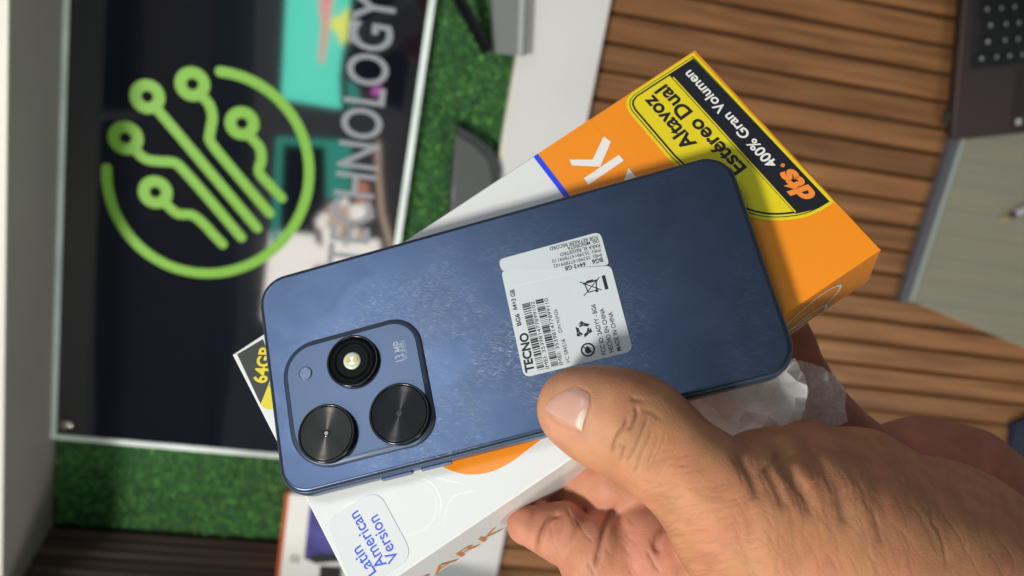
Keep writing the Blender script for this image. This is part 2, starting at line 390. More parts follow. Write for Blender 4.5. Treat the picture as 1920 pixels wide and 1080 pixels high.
turf = structure(obj('turf_mat', *box_vf(-.357, .191, -.8365, .32, -.04, -.004), m_turf_base))
nb = 46000
bx = RNG.uniform(-.355, .19, nb); by = RNG.uniform(-.835, .20, nb)
keep = ~((bx > -.33) & (bx < .05) & (by > -.67)); bx, by = bx[keep], by[keep]; nb = len(bx)
ang = RNG.uniform(0, 2 * np.pi, nb); ln = RNG.uniform(.004, .0085, nb); wd = RNG.uniform(.0007, .0014, nb); lean = RNG.uniform(.1, 1.2, nb); la = RNG.uniform(0, 2 * np.pi, nb)
V = np.zeros((nb, 3, 3)); ca, sa = np.cos(ang), np.sin(ang)
V[:, 0] = np.stack([bx - ca * wd, by - sa * wd, np.full(nb, -.0045)], 1); V[:, 1] = np.stack([bx + ca * wd, by + sa * wd, np.full(nb, -.0045)], 1)
V[:, 2] = np.stack([bx + np.cos(la) * ln * np.sin(lean), by + np.sin(la) * ln * np.sin(lean), -.0045 + ln * np.cos(lean)], 1)
me = bpy.data.meshes.new('artificial_grass'); me.vertices.add(nb * 3); me.vertices.foreach_set('co', V.ravel())
me.loops.add(nb * 3); me.loops.foreach_set('vertex_index', np.arange(nb * 3)); me.polygons.add(nb); me.polygons.foreach_set('loop_start', np.arange(nb) * 3)
me.update(calc_edges=True); me.materials.append(m_turf)
gr = bpy.data.objects.new('artificial_grass', me); COL.objects.link(gr); gr['kind'] = 'stuff'; gr['label'] = 'short green artificial grass around the dark sign'; 

gw = structure(obj('grey_side_wall', *box_vf(-.378, -.3585, -1.15, .42, -.04, .189), m_grey))
obj('wall_top_edge', *box_vf(-.380, -.3575, -1.15, .42, .1893, .195), m_edge, gw)
dw = structure(bpy.data.objects.new('dark_slat_wall', None)); COL.objects.link(dw); dw.location = (-.358, -.838, 0)
obj('wall_backing', *box_vf(0, .52, -.03, -.012, -.04, .25), m_groove, dw)
s1 = None
for k in range(12):
    if s1 is None:
        V, F = slat_vf(0, .52, .0195, .010, .004); V = [(x, z, y) for x, y, z in V]; s1 = obj('slat', V, [f[::-1] for f in F], m_dwood, dw); o = s1
    else: o = s1.copy(); COL.objects.link(o)
    o.location = (0, -.001, .008 + .0222 * k)

# ------------------------------------------------------------------ dark sign with circuit hand emblem
ZS = .012
def sg(pts): return np.array([onz(u, v, ZS)[:2] for u, v in pts])
sign = thing('shop_sign', 'dark glossy sign with green circuit hand emblem and grey lettering lying on turf', 'sign', loc=(-.35, -.68, 0))
SO = np.array([-.35, -.68])
sl, sr, sb_, st = sg([(119, 400)])[0][0], sg([(770, 240)])[0][0], sg([(320, 832)])[0][1], .16
pan = [(sl - SO[0], sb_ - SO[1]), (sr - SO[0], sb_ - SO[1]), (sr - SO[0], st), (sl - SO[0], st)]
pan = [(x, (y if y != st else st + .68)) for x, y in pan]
prism('panel', pan, .002, ZS, m_panel, sign)
x0, x1, y0, y1 = pan[0][0], pan[1][0], pan[0][1], pan[2][1]
ew = .0075
obj('edge_strip', *box_vf(x0 - ew, x0, y0 - ew, y1, .001, ZS + .002), m_acryl, sign)
obj('edge_strip', *box_vf(x1, x1 + ew * 1.1, y0 - ew, y1, .001, ZS + .002), m_acryl, sign)
obj('edge_strip', *box_vf(x0, x1, y0 - ew, y0, .001, ZS + .0018), m_acryl, sign)
q = onz(126, 795, ZS)[:2] - SO
revolve('standoff_screw', [(.0085, ZS), (.0085, ZS + .004), (.0075, ZS + .006), (.003, ZS + .0065)], m_steel, sign, loc=(q[0], q[1], .0005), n=24)
def sl2(pts): return sg(pts) - SO
ZE = ZS + .0006
emb = []
pxs = lambda L_: [(a / 2, b_ / 2) for a, b_ in L_]
rp = 1.26 / FPX
for P in ([(590, 410), (700, 540), (830, 695), (965, 855)], [(757, 360), (785, 392), (797, 440), (788, 500), (795, 540), (900, 668), (1012, 800)],
          [(937, 510), (975, 555), (980, 600), (972, 645), (1015, 697), (1057, 742)], [(503, 560), (545, 595), (600, 605), (655, 610), (695, 645), (800, 765), (905, 890)],
          [(618, 760), (665, 800), (720, 806), (760, 835), (800, 878), (835, 915)]):
    emb.append(ribbon_vf(catmull(sl2(pxs(P)), 5), 17.5 * rp, ZE))
for c in ((553, 362), (722, 315), (908, 462), (472, 517), (583, 720)):
    emb.append(annulus_vf(sl2(pxs([c]))[0], 10 * rp, 29.5 * rp, ZE + .0003))
cc = (780, 645)
arc = [(cc[0] + 380 * math.cos(t), cc[1] + 380 * math.sin(t)) for t in np.linspace(math.radians(-83), math.radians(182), 44)]
emb.append(ribbon_vf(sl2(pxs(arc)), 18 * rp, ZE))
obj('hand_emblem', *join_vf(emb), m_green, sign)
lettering('TECHNOLOGY', *sl2([(649, 500), (705.5, -12)]), 70 * rp, m_letter, sign, ZE, bold=.012)

# shop front across the aisle, seen mirrored in the sign
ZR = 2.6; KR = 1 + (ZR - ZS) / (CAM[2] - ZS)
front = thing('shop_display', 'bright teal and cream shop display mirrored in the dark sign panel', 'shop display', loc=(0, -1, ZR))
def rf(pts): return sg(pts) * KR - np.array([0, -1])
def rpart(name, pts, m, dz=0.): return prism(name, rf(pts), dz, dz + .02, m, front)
e_teal = emit('teal_poster_glow', (.12, .72, .54), 9); e_teal2 = emit('teal_paint_glow', (.05, .40, .29), 5.5)  # poster and paint glow in place of daylight falling on them
e_red = emit('coral_glow', (.85, .30, .27), 9); e_yel = emit('yellow_glow', (.78, .80, .12), 9.5); e_white = emit('window_white', (.85, .9, 1), 10)
e_cream = emit('cream_goods_glow', (.86, .80, .73), 9.5); e_mag = emit('magenta_glow', (.8, .18, .65), 7); e_grey = emit('dim_grey_glow', (.10, .095, .09), 2.6); e_tan = emit('tan_goods_glow', (.62, .45, .33), 7); e_org = emit('orange_goods_glow', (.75, .30, .19), 5.5)  # goods, wall and pink patches are no lamps; glow replaces light on them
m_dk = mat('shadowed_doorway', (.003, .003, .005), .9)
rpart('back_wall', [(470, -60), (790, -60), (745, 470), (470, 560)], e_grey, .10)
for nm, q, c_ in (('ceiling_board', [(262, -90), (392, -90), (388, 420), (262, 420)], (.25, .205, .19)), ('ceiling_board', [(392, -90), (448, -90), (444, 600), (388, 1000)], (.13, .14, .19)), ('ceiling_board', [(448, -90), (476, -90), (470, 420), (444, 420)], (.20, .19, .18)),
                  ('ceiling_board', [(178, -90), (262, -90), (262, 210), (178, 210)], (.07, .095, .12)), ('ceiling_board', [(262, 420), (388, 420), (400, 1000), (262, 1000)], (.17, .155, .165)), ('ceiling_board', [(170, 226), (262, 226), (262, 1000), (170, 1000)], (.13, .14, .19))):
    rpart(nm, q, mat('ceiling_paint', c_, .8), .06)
rpart('teal_poster', [(538, -50), (662, -50), (652, 60), (640, 110), (636, 150), (640, 205), (527, 186)], e_teal)
rpart('poster_lettering', [(600, -40), (632, -40), (618, 30), (614, 70), (606, 118), (598, 116), (604, 50), (600, 15)], e_red, -.02)
rpart('poster_figure', [(655, 10), (650, 75), (640, 86), (632, 60), (620, 52), (622, 34), (640, 28)], e_yel, -.02)
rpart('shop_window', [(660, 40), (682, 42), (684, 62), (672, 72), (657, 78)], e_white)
rpart('pink_patch', [(700, 42), (712, 40), (713, 50), (702, 52)], e_mag)
rpart('pink_patch', [(696, 170), (712, 160), (716, 176), (700, 180)], e_mag)
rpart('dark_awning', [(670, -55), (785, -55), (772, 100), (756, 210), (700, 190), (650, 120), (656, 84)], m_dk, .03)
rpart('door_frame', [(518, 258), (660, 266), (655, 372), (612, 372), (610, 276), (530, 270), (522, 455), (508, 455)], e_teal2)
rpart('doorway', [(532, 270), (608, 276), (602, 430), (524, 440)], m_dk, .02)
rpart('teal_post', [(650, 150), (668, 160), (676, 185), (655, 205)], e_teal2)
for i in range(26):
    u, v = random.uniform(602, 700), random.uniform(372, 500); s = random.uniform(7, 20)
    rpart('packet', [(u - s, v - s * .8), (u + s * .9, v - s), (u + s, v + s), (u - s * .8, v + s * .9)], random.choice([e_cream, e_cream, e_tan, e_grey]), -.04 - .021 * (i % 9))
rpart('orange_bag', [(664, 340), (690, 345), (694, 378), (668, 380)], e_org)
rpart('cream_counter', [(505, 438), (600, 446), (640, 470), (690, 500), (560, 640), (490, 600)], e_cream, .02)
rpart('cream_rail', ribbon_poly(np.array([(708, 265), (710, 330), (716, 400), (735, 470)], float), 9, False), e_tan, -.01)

# ------------------------------------------------------------------ phone display stands on the ledge
def poly_z(pts, z): return np.array([onz(u, v, z)[:2] for u, v in pts])
def stand(label, tilt_pts, zt, block_pts, hb, screen):
    c = poly_z(block_pts, 0).mean(0); t = thing('display_stand', label, 'phone stand', loc=(c[0], c[1], 0), group='phone display stands on turf')
    P = poly_z(block_pts, hb) - c
    prism('block', P, .0005, hb, m_gplast, t)
    prism('block_edge_highlight', [(P[1][0] - .010, P[1][1]), (P[1][0] - .003, P[1][1]), (P[2][0] - .003, P[2][1]), (P[2][0] - .010, P[2][1])], hb + .0002, hb + .003, m_lgrey, t)  # pale strip painted in for the highlight on the block's edge
    A = [np.array([*(poly_z([p], z)[0] - c), z]) for p, z in zip(tilt_pts, zt)]
    n = np.cross(A[1] - A[0], A[2] - A[0]); n /= np.linalg.norm(n); n *= .008 if n[2] < 0 else -.008
    F = [(0, 1, 2, 3), (7, 6, 5, 4), (0, 4, 5, 1), (1, 5, 6, 2), (2, 6, 7, 3), (3, 7, 4, 0)]
    ph = obj('leaning_phone', A + [a + n for a in A], F, m_plast, t)
    c3 = sum(A) / 4; up = -n / np.linalg.norm(n) * .0008
    obj('screen', [c3 + (a - c3) * .94 + up for a in A], [(0, 1, 2, 3)], screen, ph)
    return t
stand('grey display block with dark phone leaning on it at the top of the white ledge', [(838, -20), (856, -20), (922, 96), (905, 104)], (.05, .055, .012, .006),
      [(918, -60), (990, -60), (984, 106), (930, 100)], .035, m_black)
c = poly_z([(890, 370)], 0)[0]
t2 = thing('display_stand', 'dark rounded display stand with grey face beside the pale ledge above the white box', 'phone stand', loc=(c[0], c[1], 0), group='phone display stands on turf')
P2 = catmull(np.array([(856, 236), (890, 254), (918, 276), (932, 294), (939, 318), (937, 350), (932, 420), (926, 500)], float), 5)
prism('stand_body', np.vstack([poly_z(P2, .022), poly_z([(832, 500), (842, 380)], .022)]) - c, .0005, .022, m_plast, t2)
P3 = catmull(np.array([(853, 250), (884, 268), (908, 290), (919, 310), (923, 335), (920, 370), (910, 500)], float), 5)
fa = np.vstack([poly_z(P3, .0226), poly_z([(838, 500), (846, 380)], .0226)]) - c
loft('stand_face', [(ccw(fa), .0222), (ccw(fa), .0228), (ccw(fa.mean(0) + (fa - fa.mean(0)) * .93), .0240)], mat('grey_screen', (.085, .09, .088), .3), t2)

# ------------------------------------------------------------------ carton at the foot of the dark wall
zc = .10
cp = poly_z([(540, 926), (700, 940), (700, 1074), (526, 1074)], zc); cx, cy = cp[0][0], cp[0][1]
ycut = -.8355
carton = thing('retail_carton', 'white carton with purple picture and orange red edge standing by the dark slats', 'carton', loc=(cx, cy, 0))
prism('carton_body', [(0, 0), (.14, 0), (.14, ycut - cy), (0, ycut - cy)], -.003, zc, m_wp, carton)
def cz(pts): return poly_z(pts, zc) - np.array([cx, cy])
flat('purple_picture', cz([(581, 946), (640, 960), (640, 1042), (570, 1047)]), zc + .0006, m_purple, carton)
flat('dark_shape', cz([(571, 1046), (600, 1036), (640, 1040), (640, 1052), (592, 1056)]), zc + .0012, m_plast, carton)
flat('dark_shape', cz([(600, 1060), (640, 1062), (640, 1090), (598, 1090)]), zc + .0012, m_plast, carton)
obj('ring_print', *annulus_vf(cz([(553, 1047)])[0], .004, .006, zc + .0008, 24), m_plast, carton)
obj('red_edge', *box_vf(-.0035, .002, ycut - cy, .001, -.002, zc + .0005), m_red, carton)

# ------------------------------------------------------------------ glass sheet, laptop, pen, cloth
zg = .014
gp = poly_z([(1700, 565), (1940, 660)], zg); gx = poly_z([(1745, 420)], zg)[0][0]
glass = thing('glass_sheet', 'greenish glass sheet with painted grey reflection and grey edge lying over the slats by the laptop', 'glass sheet', loc=(gx, gp[0][1], 0))
dy = gp[1] - gp[0]
prism('sheet', [(.012, 0), (dy[0], dy[1]), (.62, dy[1] - .12), (.62, .62), (.012, .62)], .006, zg, m_sheet, glass)
obj('sheet_edge', *box_vf(.004, .0115, 0, .62, .0055, zg + .001), m_gedge, glass)
obj('edge_channel', *box_vf(-.010, .0035, -.002, .62, .0025, zg + .002), m_gedge2, glass)
zl = .034
fl_, fr_, bl_ = poly_z([(1786, 264), (1960, 246), (1832, -10)], zl)
ex = (fr_ - fl_) / np.linalg.norm(fr_ - fl_); ey = np.array([-ex[1], ex[0]])
lap = thing('laptop', 'brown laptop with black keys resting on the glass sheet', 'laptop')
lap.location = (fl_[0], fl_[1], 0); lap.rotation_euler = (0, 0, math.atan2(ex[1], ex[0]))
lb = .0155
loft('base', [(rrect(.36, .245, .008, 4, (.18, .1225)), lb), (rrect(.36, .245, .008, 4, (.18, .1225)), zl - .002), (rrect(.356, .241, .008, 4, (.18, .1225)), zl)], m_lap, lap)
def loc_l(u, v, z=zl): p = onz(u, v, z)[:2] - fl_; return np.array([p @ ex, p @ ey])
kx0, ky0 = loc_l(1822, 126); kx0 = max(kx0, .008)
prism('key_well', [(kx0 - .004, ky0 - .004), (.345, ky0 - .004), (.345, .232), (kx0 - .004, .232)], zl + .0003, zl + .0008, m_keywell, lap)
K0 = LG0 = None; krow = (.228 - ky0) / 6
for rw in range(6):
    x = kx0 + (0, .004, .008, .003, .0, .0)[rw]
    for k in range(8):
        wk = .0165 if k else .0165 + (.006, .012, .007, .003, .0, .0)[rw]
        V, F = box_vf(0, wk, 0, krow - .0028, 0, .0022)
        c = np.mean(V, 0); V = [(a + (c[0] - a) * .10 * (z > .001), b_ + (c[1] - b_) * .10 * (z > .001), z) for a, b_, z in V]
        ko = obj('key', V, F, m_key, lap, loc=(x, ky0 + rw * krow, zl + .0009))
        lg = flat('key_legend', [(wk * .42, krow * .42), (wk * .58, krow * .42), (wk * .58, krow * .62), (wk * .42, krow * .62)], .00235, m_legend, ko)
        x += wk + .0025
tp_ = loc_l(1893, 248); 
prism('touchpad', [(tp_[0], tp_[1] + .004), (tp_[0] + .105, tp_[1] + .004), (tp_[0] + .105, ky0 - .010), (tp_[0], ky0 - .010)], zl + .0003, zl + .0007, mat('touchpad_brown', (.030, .019, .020), .3), lap)
q = onz(1909, 228, zl)[:2] - fl_
obj('case_badge', *box_vf(q @ ex - .004, q @ ex + .004, q @ ey - .004, q @ ey + .004, zl + .0009, zl + .0013), m_legend, lap)
obj('rubber_foot', *box_vf(-.007, .012, .022, .040, .0148, .024), m_plast, lap)
p0, p1 = onz(1876, 414, .02), onz(1960, 374, .02)
pen = thing('pen', 'pale pen with brass tip lying on the glass near the laptop', 'pen', loc=tuple(p0[:2]) + (zg + .0055,)); dd = p1 - p0; pen.rotation_euler = (0, math.pi / 2, math.atan2(dd[1], dd[0]))
revolve('tip', [(.0007, 0), (.0035, .014)], m_tip, pen, n=16); revolve('grip', [(.0038, .0142), (.0046, .024)], m_plast, pen, n=16)
revolve('barrel', [(.0048, .0242), (.005, .03), (.005, .14), (.004, .142)], m_pen, pen, n=16)
cp = poly_z([(1898, 795), (1960, 770), (1960, 890), (1893, 872)], .01)
cc_ = cp.mean(0); clo = loft('folded_cloth', [((cp - cc_) * 1.0, .001), ((cp - cc_) * 1.02, .012), ((cp - cc_) * .85, .022)], m_navy, loc=(cc_[0], cc_[1], .0)); clo['label'] = 'dark navy cloth corner on the slats beside the forearm'; clo['category'] = 'cloth'

# ------------------------------------------------------------------ phone
PHR = [[0.9606, -0.2101, 0.182], [0.2609, 0.9073, -0.3298], [-0.0958, 0.3643, 0.9263]]
PH = Plane(PHR, (-.94, -10.69, 296.51))
phone = thing('smartphone', 'dark blue smartphone lying face down on the orange and white box with three camera rings', 'smartphone', PH.M)
PWd, PHt, TH = .1637, .0756, .0085
rr = lambda ins: rrect(PWd - 2 * ins, PHt - 2 * ins, .0098 - ins, 10)
loft('frame', [(rr(.0022), -TH), (rr(.0008), -TH + .0006), (rr(.00015), -TH + .002), (rr(0), -TH + .0042), (rr(0), -.0019), (rr(.0003), -.0012), (rr(.0007), -.00085)], m_frame, phone)
loft('seam', [(rr(.0006), -.0012), (rr(.00065), -.0006)], m_seam, phone)
loft('back_panel', [(rr(.0011), -.0010), (rr(.0011), -.00025), (rr(.00135), -.00005), (rr(.0019), 0)], m_back, phone)
# keys in the lower long edge
for (u0, v0), (u1, v1) in (((716, 895), (772, 883)), ((790, 878), (846, 866))):
    a = PH.px(u0, v0, -.004)[0]; b_ = PH.px(u1, v1, -.004)[0]
    obj('side_button', *box_vf(a, b_, -PHt / 2 - .00075, -PHt / 2 + .002, -.0056, -.0034), m_frame, phone)
obj('button_gap', *box_vf(PH.px(770, 884, -.004)[0], PH.px(774, 883, -.004)[0], -PHt / 2 - .0003, -PHt / 2 + .001, -.0054, -.0036), m_seam, phone)
# camera plate
pc = PH.pl([(531, 650), (781, 589), (825, 826), (545.5, 892)], .0006)
w_ = (pc[1][0] + pc[2][0] - pc[0][0] - pc[3][0]) / 2; h_ = (pc[0][1] + pc[1][1] - pc[2][1] - pc[3][1]) / 2; cpl = pc.mean(0)
pr_ = lambda ins: rrect(w_ - 2 * ins, h_ - 2 * ins, [.0098 - ins, .0112 - ins, .0138 - ins, .0088 - ins], 10, cpl)
loft('plate_shadow_gap', [(pr_(-.00008), .00004), (pr_(-.00008), .0001)], m_seam, phone)
plate = loft('camera_plate', [(pr_(.0016), .0004), (pr_(.0016), .00109), (pr_(.0018), .0011)], m_plate, phone)
loft('plate_rim', [(pr_(0), .0001), (pr_(.00025), .0005), (pr_(.0006), .00078), (pr_(.0010), .00096), (pr_(.00158), .0011)], mat('polished_rim', (.090, .118, .180), .34, .7, .5, Coat_Weight=.6, Coat_Roughness=.12), plate, caps=(False, False))
ZP = .0011
def lens(u, v, r, hgt, kind):
    c = PH.px(u, v, ZP + hgt)
    ring = revolve('lens_ring', [(r, ZP - .0002), (r, ZP + hgt - .0004), (r - .0003, ZP + hgt), (r - .0007, ZP + hgt), (r - .0009, ZP + hgt - .0012)], m_black, plate, loc=(c[0], c[1], 0), n=72, caps=(False, False))
    zt = ZP + hgt - .0002
    if kind == 0:
        revolve('lens_face', [(r - .0009, zt - .0001), (r - .0010, zt), (r * .62, zt), (r * .6, zt - .0002), (r * .4, zt - .0003)], m_glass_dark, ring, n=64)
        revolve('flash_lens', [(r * .335, zt - .0002), (r * .33, zt + .0002), (r * .26, zt + .0005), (r * .12, zt + .0006)], m_led, ring, n=40)
        for k in (-1, 1): obj('flash_phosphor', *prism_vf(circle(r * .10, 14, (k * r * .13, -k * r * .02)), zt + .00062, zt + .0007), m_dot, ring)
    else:
        mm = m_lens if kind == 1 else m_lens2
        pf = [(r - .0009, zt - .0001), (r - .0010, zt + .0001)]; k = 22; ra, rb = r - .0012, r * (.30 if kind == 1 else .34)
        for i in range(k):
            pf.append((ra + (rb - ra) * i / k, zt + .0001 - .0008 * i / k + .00002 * (i % 2)))
        revolve('turned_face', pf + [(rb, zt - .0007)], mm, ring, n=96)
        g = revolve('lens_glass', [(rb * .98, zt - .00068), (rb * .9, zt - .0004), (rb * .5, zt - .0002), (rb * .25, zt - .00017)], m_glass_dark, ring, n=48)
        if kind == 1: revolve('lens_iris', [(rb * .42, zt - .00016), (rb * .40, zt - .00006), (rb * .2, zt - .00002)], mat('lens_core', (.02, .035, .02), .1, .3, 1), ring, n=32)
        else: revolve('lens_iris', [(rb * .30, zt - .00016), (rb * .28, zt - .0001)], m_plast, ring, n=32)
lens(660, 676, .00865, .0018, 0); lens(611, 812, .0094, .0023, 1); lens(748, 775, .0098, .0023, 2)
c = PH.px(573, 700, ZP); revolve('sensor_window', [(.0022, ZP - .0002), (.0022, ZP + .00025), (.0019, ZP + .0003)], m_sens, plate, loc=(c[0], c[1], 0), n=30)
z1 = lambda x, y: PH.px(480 + x / 2.842, 560 + y / 2.842, ZP)
lettering('13 MP', z1(769, 333), z1(752, 228), .0029, m_silver, plate, ZP + .00008, .01)
lettering('AI-CAMERA', z1(798, 322), z1(781, 222), .0016, m_silver, plate, ZP + .00008)
# retail sticker
z7 = lambda x, y: PH.px(900 + x / 3.175, 400 + y / 3.175, .0002)
def quad_round(P, r, n=6):
    P = np.asarray(P); out = []
    for i in range(4):
        a, b_, c = P[i - 1], P[i], P[(i + 1) % 4]; q = r[i] if hasattr(r, '__len__') else r
        e0 = b_ + (a - b_) / np.linalg.norm(a - b_) * q; e1 = b_ + (c - b_) / np.linalg.norm(c - b_) * q
        for t in np.linspace(0, 1, n): out.append((1 - t) ** 2 * e0 + 2 * t * (1 - t) * b_ + t * t * e1)
    return np.array(out)
stk = prism('sticker', quad_round([z7(130, 350), z7(768, 313), z7(912, 818), z7(262, 978)], .0022) if 0 else quad_round([z7(126, 344), z7(779, 312), z7(912, 820), z7(262, 978)], [.0016, .0016, .0024, .0024]), .00006, .00016, m_stick, phone)
tab = prism('sticker_tab', quad_round([z7(105, 276), z7(715, 108), z7(770, 308), z7(133, 348)], [.0024, .0024, .0016, .0016]), .00006, .00014, mat('sticker_tab_white', (.55, .59, .60), .45, noise=(60, .02)), phone)
pf = [z7(205 + i * 9.2, 432 - i * 2.0) for i in range(58)]
obj('perforation', *join_vf([ribbon_vf(np.array([p, p + (pf[1] - pf[0]) * .5]), .00022, .00021, False) for p in pf]), mat('perforation_white', (.74, .77, .77), .6), stk)
ZT = .00022
def lt(s, a, b_, cap, bold=.0, up=0, m=m_print):
    """a->b baseline in sticker picture coordinates; capitals rise to the left of the run"""
    return lettering(s, z7(*a), z7(*b_), cap, m, stk if not up else tab, ZT if not up else ZT - .00002, bold, valign=0.)
lt('TECNO', (322, 940), (282, 708), .0026, .035)
lt('BG6', (247, 666), (232, 596), .0014, .02); lt('64+3 GB', (222, 573), (203, 452), .0014, .02)
lt('IMEI: 353981477899102', (413, 922), (322, 524), .00115); lt('IMEI: 353981477899110', (495, 900), (402, 504), .00115)
lt('VC 584518', (537, 890), (505, 748), .00115); lt('D/N N3N26', (490, 706), (458, 570), .00115)
lt('FCC ID: 2ADYY - BG6', (752, 838), (685, 540), .00135, .012); lt('HECHO EN CHINA', (797, 825), (736, 564), .00135, .012); lt('MADE IN CHINA', (842, 815), (786, 585), .00135, .012)
lt('BG6', (727, 262), (664, 278), .0015, .02, 1); lt('64+3 GB', (625, 290), (503, 318), .0014, .02, 1)
lt('IMEI: 353981477899102', (722, 236), (436, 306), .00115, 0, 1); lt('IMEI: 353981477899110', (716, 208), (428, 277), .00115, 0, 1)
lt('PARA EL REGISTRO', (712, 180), (474, 237), .0012, .012, 1); lt('DEL MINORISTA', (705, 153), (517, 199), .0012, .012, 1); lt('FOR RETAILER RECORD', (697, 131), (413, 202), .0012, .012, 1)
def barcode(a, b_, c, d, seed):
    rg = random.Random(seed); t = 0; parts = []
    a, b_, c, d = [z7(*p) for p in (a, b_, c, d)]
    while t < 1:
        w = rg.choice([1, 1, 2, 2, 3, 4]) / 150; g = rg.choice([1, 1, 1, 2, 3]) / 150; t1 = min(1, t + w)
        q = [a + (c - a) * t, b_ + (d - b_) * t, b_ + (d - b_) * t1, a + (c - a) * t1]; parts.append(([(*p, ZT) for p in q], [(0, 1, 2, 3)])); t += w + g
    obj('barcode', *join_vf(parts), m_print, stk)
barcode((342, 937), (385, 926), (249, 540), (296, 527), 3); barcode((425, 914), (468, 904), (330, 518), (376, 507), 8)
iu = np.linalg.norm(z7(100, 0) - z7(0, 0)) / 100
ax_ = (z7(615, 600) - z7(640, 700)); ax_ /= np.linalg.norm(ax_)        # "up" of the print = reading direction
def ic(c, pts):
    c = z7(*c); e = np.array([ax_[1], -ax_[0]]); return [c + (ax_ * x + np.array([-ax_[1], ax_[0]]) * y) * iu for x, y in pts]
# recycling arrows
parts = []
for k in range(3):
    t0 = math.radians(90 + 120 * k); R_ = lambda x, y: (x * math.cos(t0) - y * math.sin(t0), x * math.sin(t0) + y * math.cos(t0))
    sh = [(38, -26), (38, 8), (22, 8), (22, -16)], [(36, 4), (20, 34), (44, 26)], [(14, 30), (32, 14), (22, 6), (8, 22)]
    for q in sh[:1] + sh[2:] + sh[1:2]:
        parts.append(([(*p, ZT + .00001 * len(parts)) for p in ic((615, 693), [R_(*v) for v in q])], [tuple(range(len(q)))]))
obj('recycling_symbol', *join_vf(parts), m_print, stk)
c = z7(642, 812); parts = [annulus_vf(c, 30 * iu, 39 * iu, ZT, 32)]
parts.append(ribbon_vf(np.array([c + np.array([-21, 21]) * iu, c + np.array([21, -21]) * iu]), 6 * iu, ZT + .00002, False))
drop = ic((642, 812), [(24, 0), (4, 16), (-10, 16), (-20, 6), (-20, -6), (-10, -16), (4, -14)]); parts.append(([(*p, ZT + .00004) for p in drop], [tuple(range(7))]))
obj('no_disposal_symbol', *join_vf(parts), m_print, stk)
parts = []
def seg(c, a, b_, w, k): parts.append(ribbon_vf(np.array(ic(c, [a, b_])), w * iu, ZT + .00001 * k, False))
WB = (660, 435)
for k, (a, b_, w) in enumerate([((-36, -52), (42, 54), 5), ((40, -58), (-44, 50), 5), ((22, -36), (-30, -24), 6), ((22, 30), (-30, 22), 6), ((-30, -26), (-30, 24), 6), ((26, -44), (26, 40), 9), ((34, -20), (34, 18), 6)]): seg(WB, a, b_, w, k)
parts.append(([(*p, ZT + .0001) for p in circle(8 * iu, 16, ic(WB, [(-34, -26)])[0])], [tuple(range(16))]))
obj('crossed_bin_symbol', *join_vf(parts), m_print, stk)
flat('bin_bar', [z7(724, 372), z7(744, 367), z7(765, 450), z7(745, 455)], ZT, m_print, stk)

# ------------------------------------------------------------------ box under the phone
BX = Plane([[0.8317, -0.5202, 0.1943], [0.5536, 0.7497, -0.3625], [0.0429, 0.409, 0.9115]], (9.311, -5.373, 308.256))
box = thing('phone_box', 'white and orange phone box with yellow label held under the blue phone', 'box', BX.M)
BW, BH, BT = .19522, .09708, .028
XS = .052
def half(x0_, x1_, ins, cut):
    a_, b2 = (x0_ + ins, x1_) if cut == 1 else (x0_, x1_ - ins); return np.array([(a_, -BH / 2 + ins), (b2, -BH / 2 + ins), (b2, BH / 2 - ins), (a_, BH / 2 - ins)])
for nm, xa, xb, cut, mm in (('carton_body', -BW / 2, XS, 1, m_bw), ('carton_body', XS, BW / 2, 2, m_bo)):
    loft(nm, [(half(xa, xb, .0006, cut), -BT), (half(xa, xb, 0, cut), -BT + .0005), (half(xa, xb, 0, cut), -.0005), (half(xa, xb, .0005, cut), 0)], mm, box, smooth=False)
zb = .00008
e3 = lambda x, y: (520 + x / 3.84, 820 + y / 3.84)
lobe = catmull([(1300, 706), (1210, 742), (1110, 778), (1035, 812), (1000, 835), (962, 864), (922, 884), (880, 890), (845, 882), (820, 867), (812, 845), (850, 800), (960, 640), (1056, 368)], 6)
org = [(1000.5, 292), (1303, 92.5), (1652.3, 467)] + [tuple(p) for p in lobe]
Pq = BX.pl(org); hx, hy = BW / 2 - .0003, BH / 2 - .0003
Pq = np.clip(Pq, [-hx, -hy], [hx, hy]); Pq[1] = (hx, hy); Pq[2] = (hx, -hy); Pq[0][1] = hy; Pq[3][1] = -hy; Pq = np.minimum(Pq, [XS, 9])
flat('orange_print', Pq, zb, m_bo, box)
a, b_ = BX.px(997, 290), BX.px(1056, 369); d = (b_ - a) / np.linalg.norm(b_ - a)
a = np.array([a[0], hy]); flat('blue_stripe', [a, a + (.0019, 0), a + (.0019, -.05), a + (0, -.05)], zb * 1.6, m_blue, box)
x_or = Pq[3][0]
fs = lambda x0_, x1_, m, nm: obj(nm, [(x0_, -BH / 2 - .00008, -BT + .0004), (x1_, -BH / 2 - .00008, -BT + .0004), (x1_, -BH / 2 - .00008, -.0004), (x0_, -BH / 2 - .00008, -.0004)], [(0, 1, 2, 3)], m, box)
fs(x_or, XS, m_bo, 'orange_side_print')
# big orange letters fragment
z3 = lambda x, y: (1000 + x / 1.8, 60 + y / 1.8)
def bflat(name, px, m, k): return flat(name, BX.pl(px), zb * (1 + k), m, box)
bflat('letter_stroke', [z3(238, 353), z3(262, 371), z3(226, 455), z3(131, 451), z3(122, 431), z3(200, 431)], m_wp, 1)
bflat('letter_stroke', [z3(171, 494), z3(289, 415), z3(306, 434), z3(186, 516)], m_wp, 1)
bflat('letter_stroke', [z3(322, 459), z3(345, 490), z3(330, 560), z3(300, 520)], m_wp, 1)
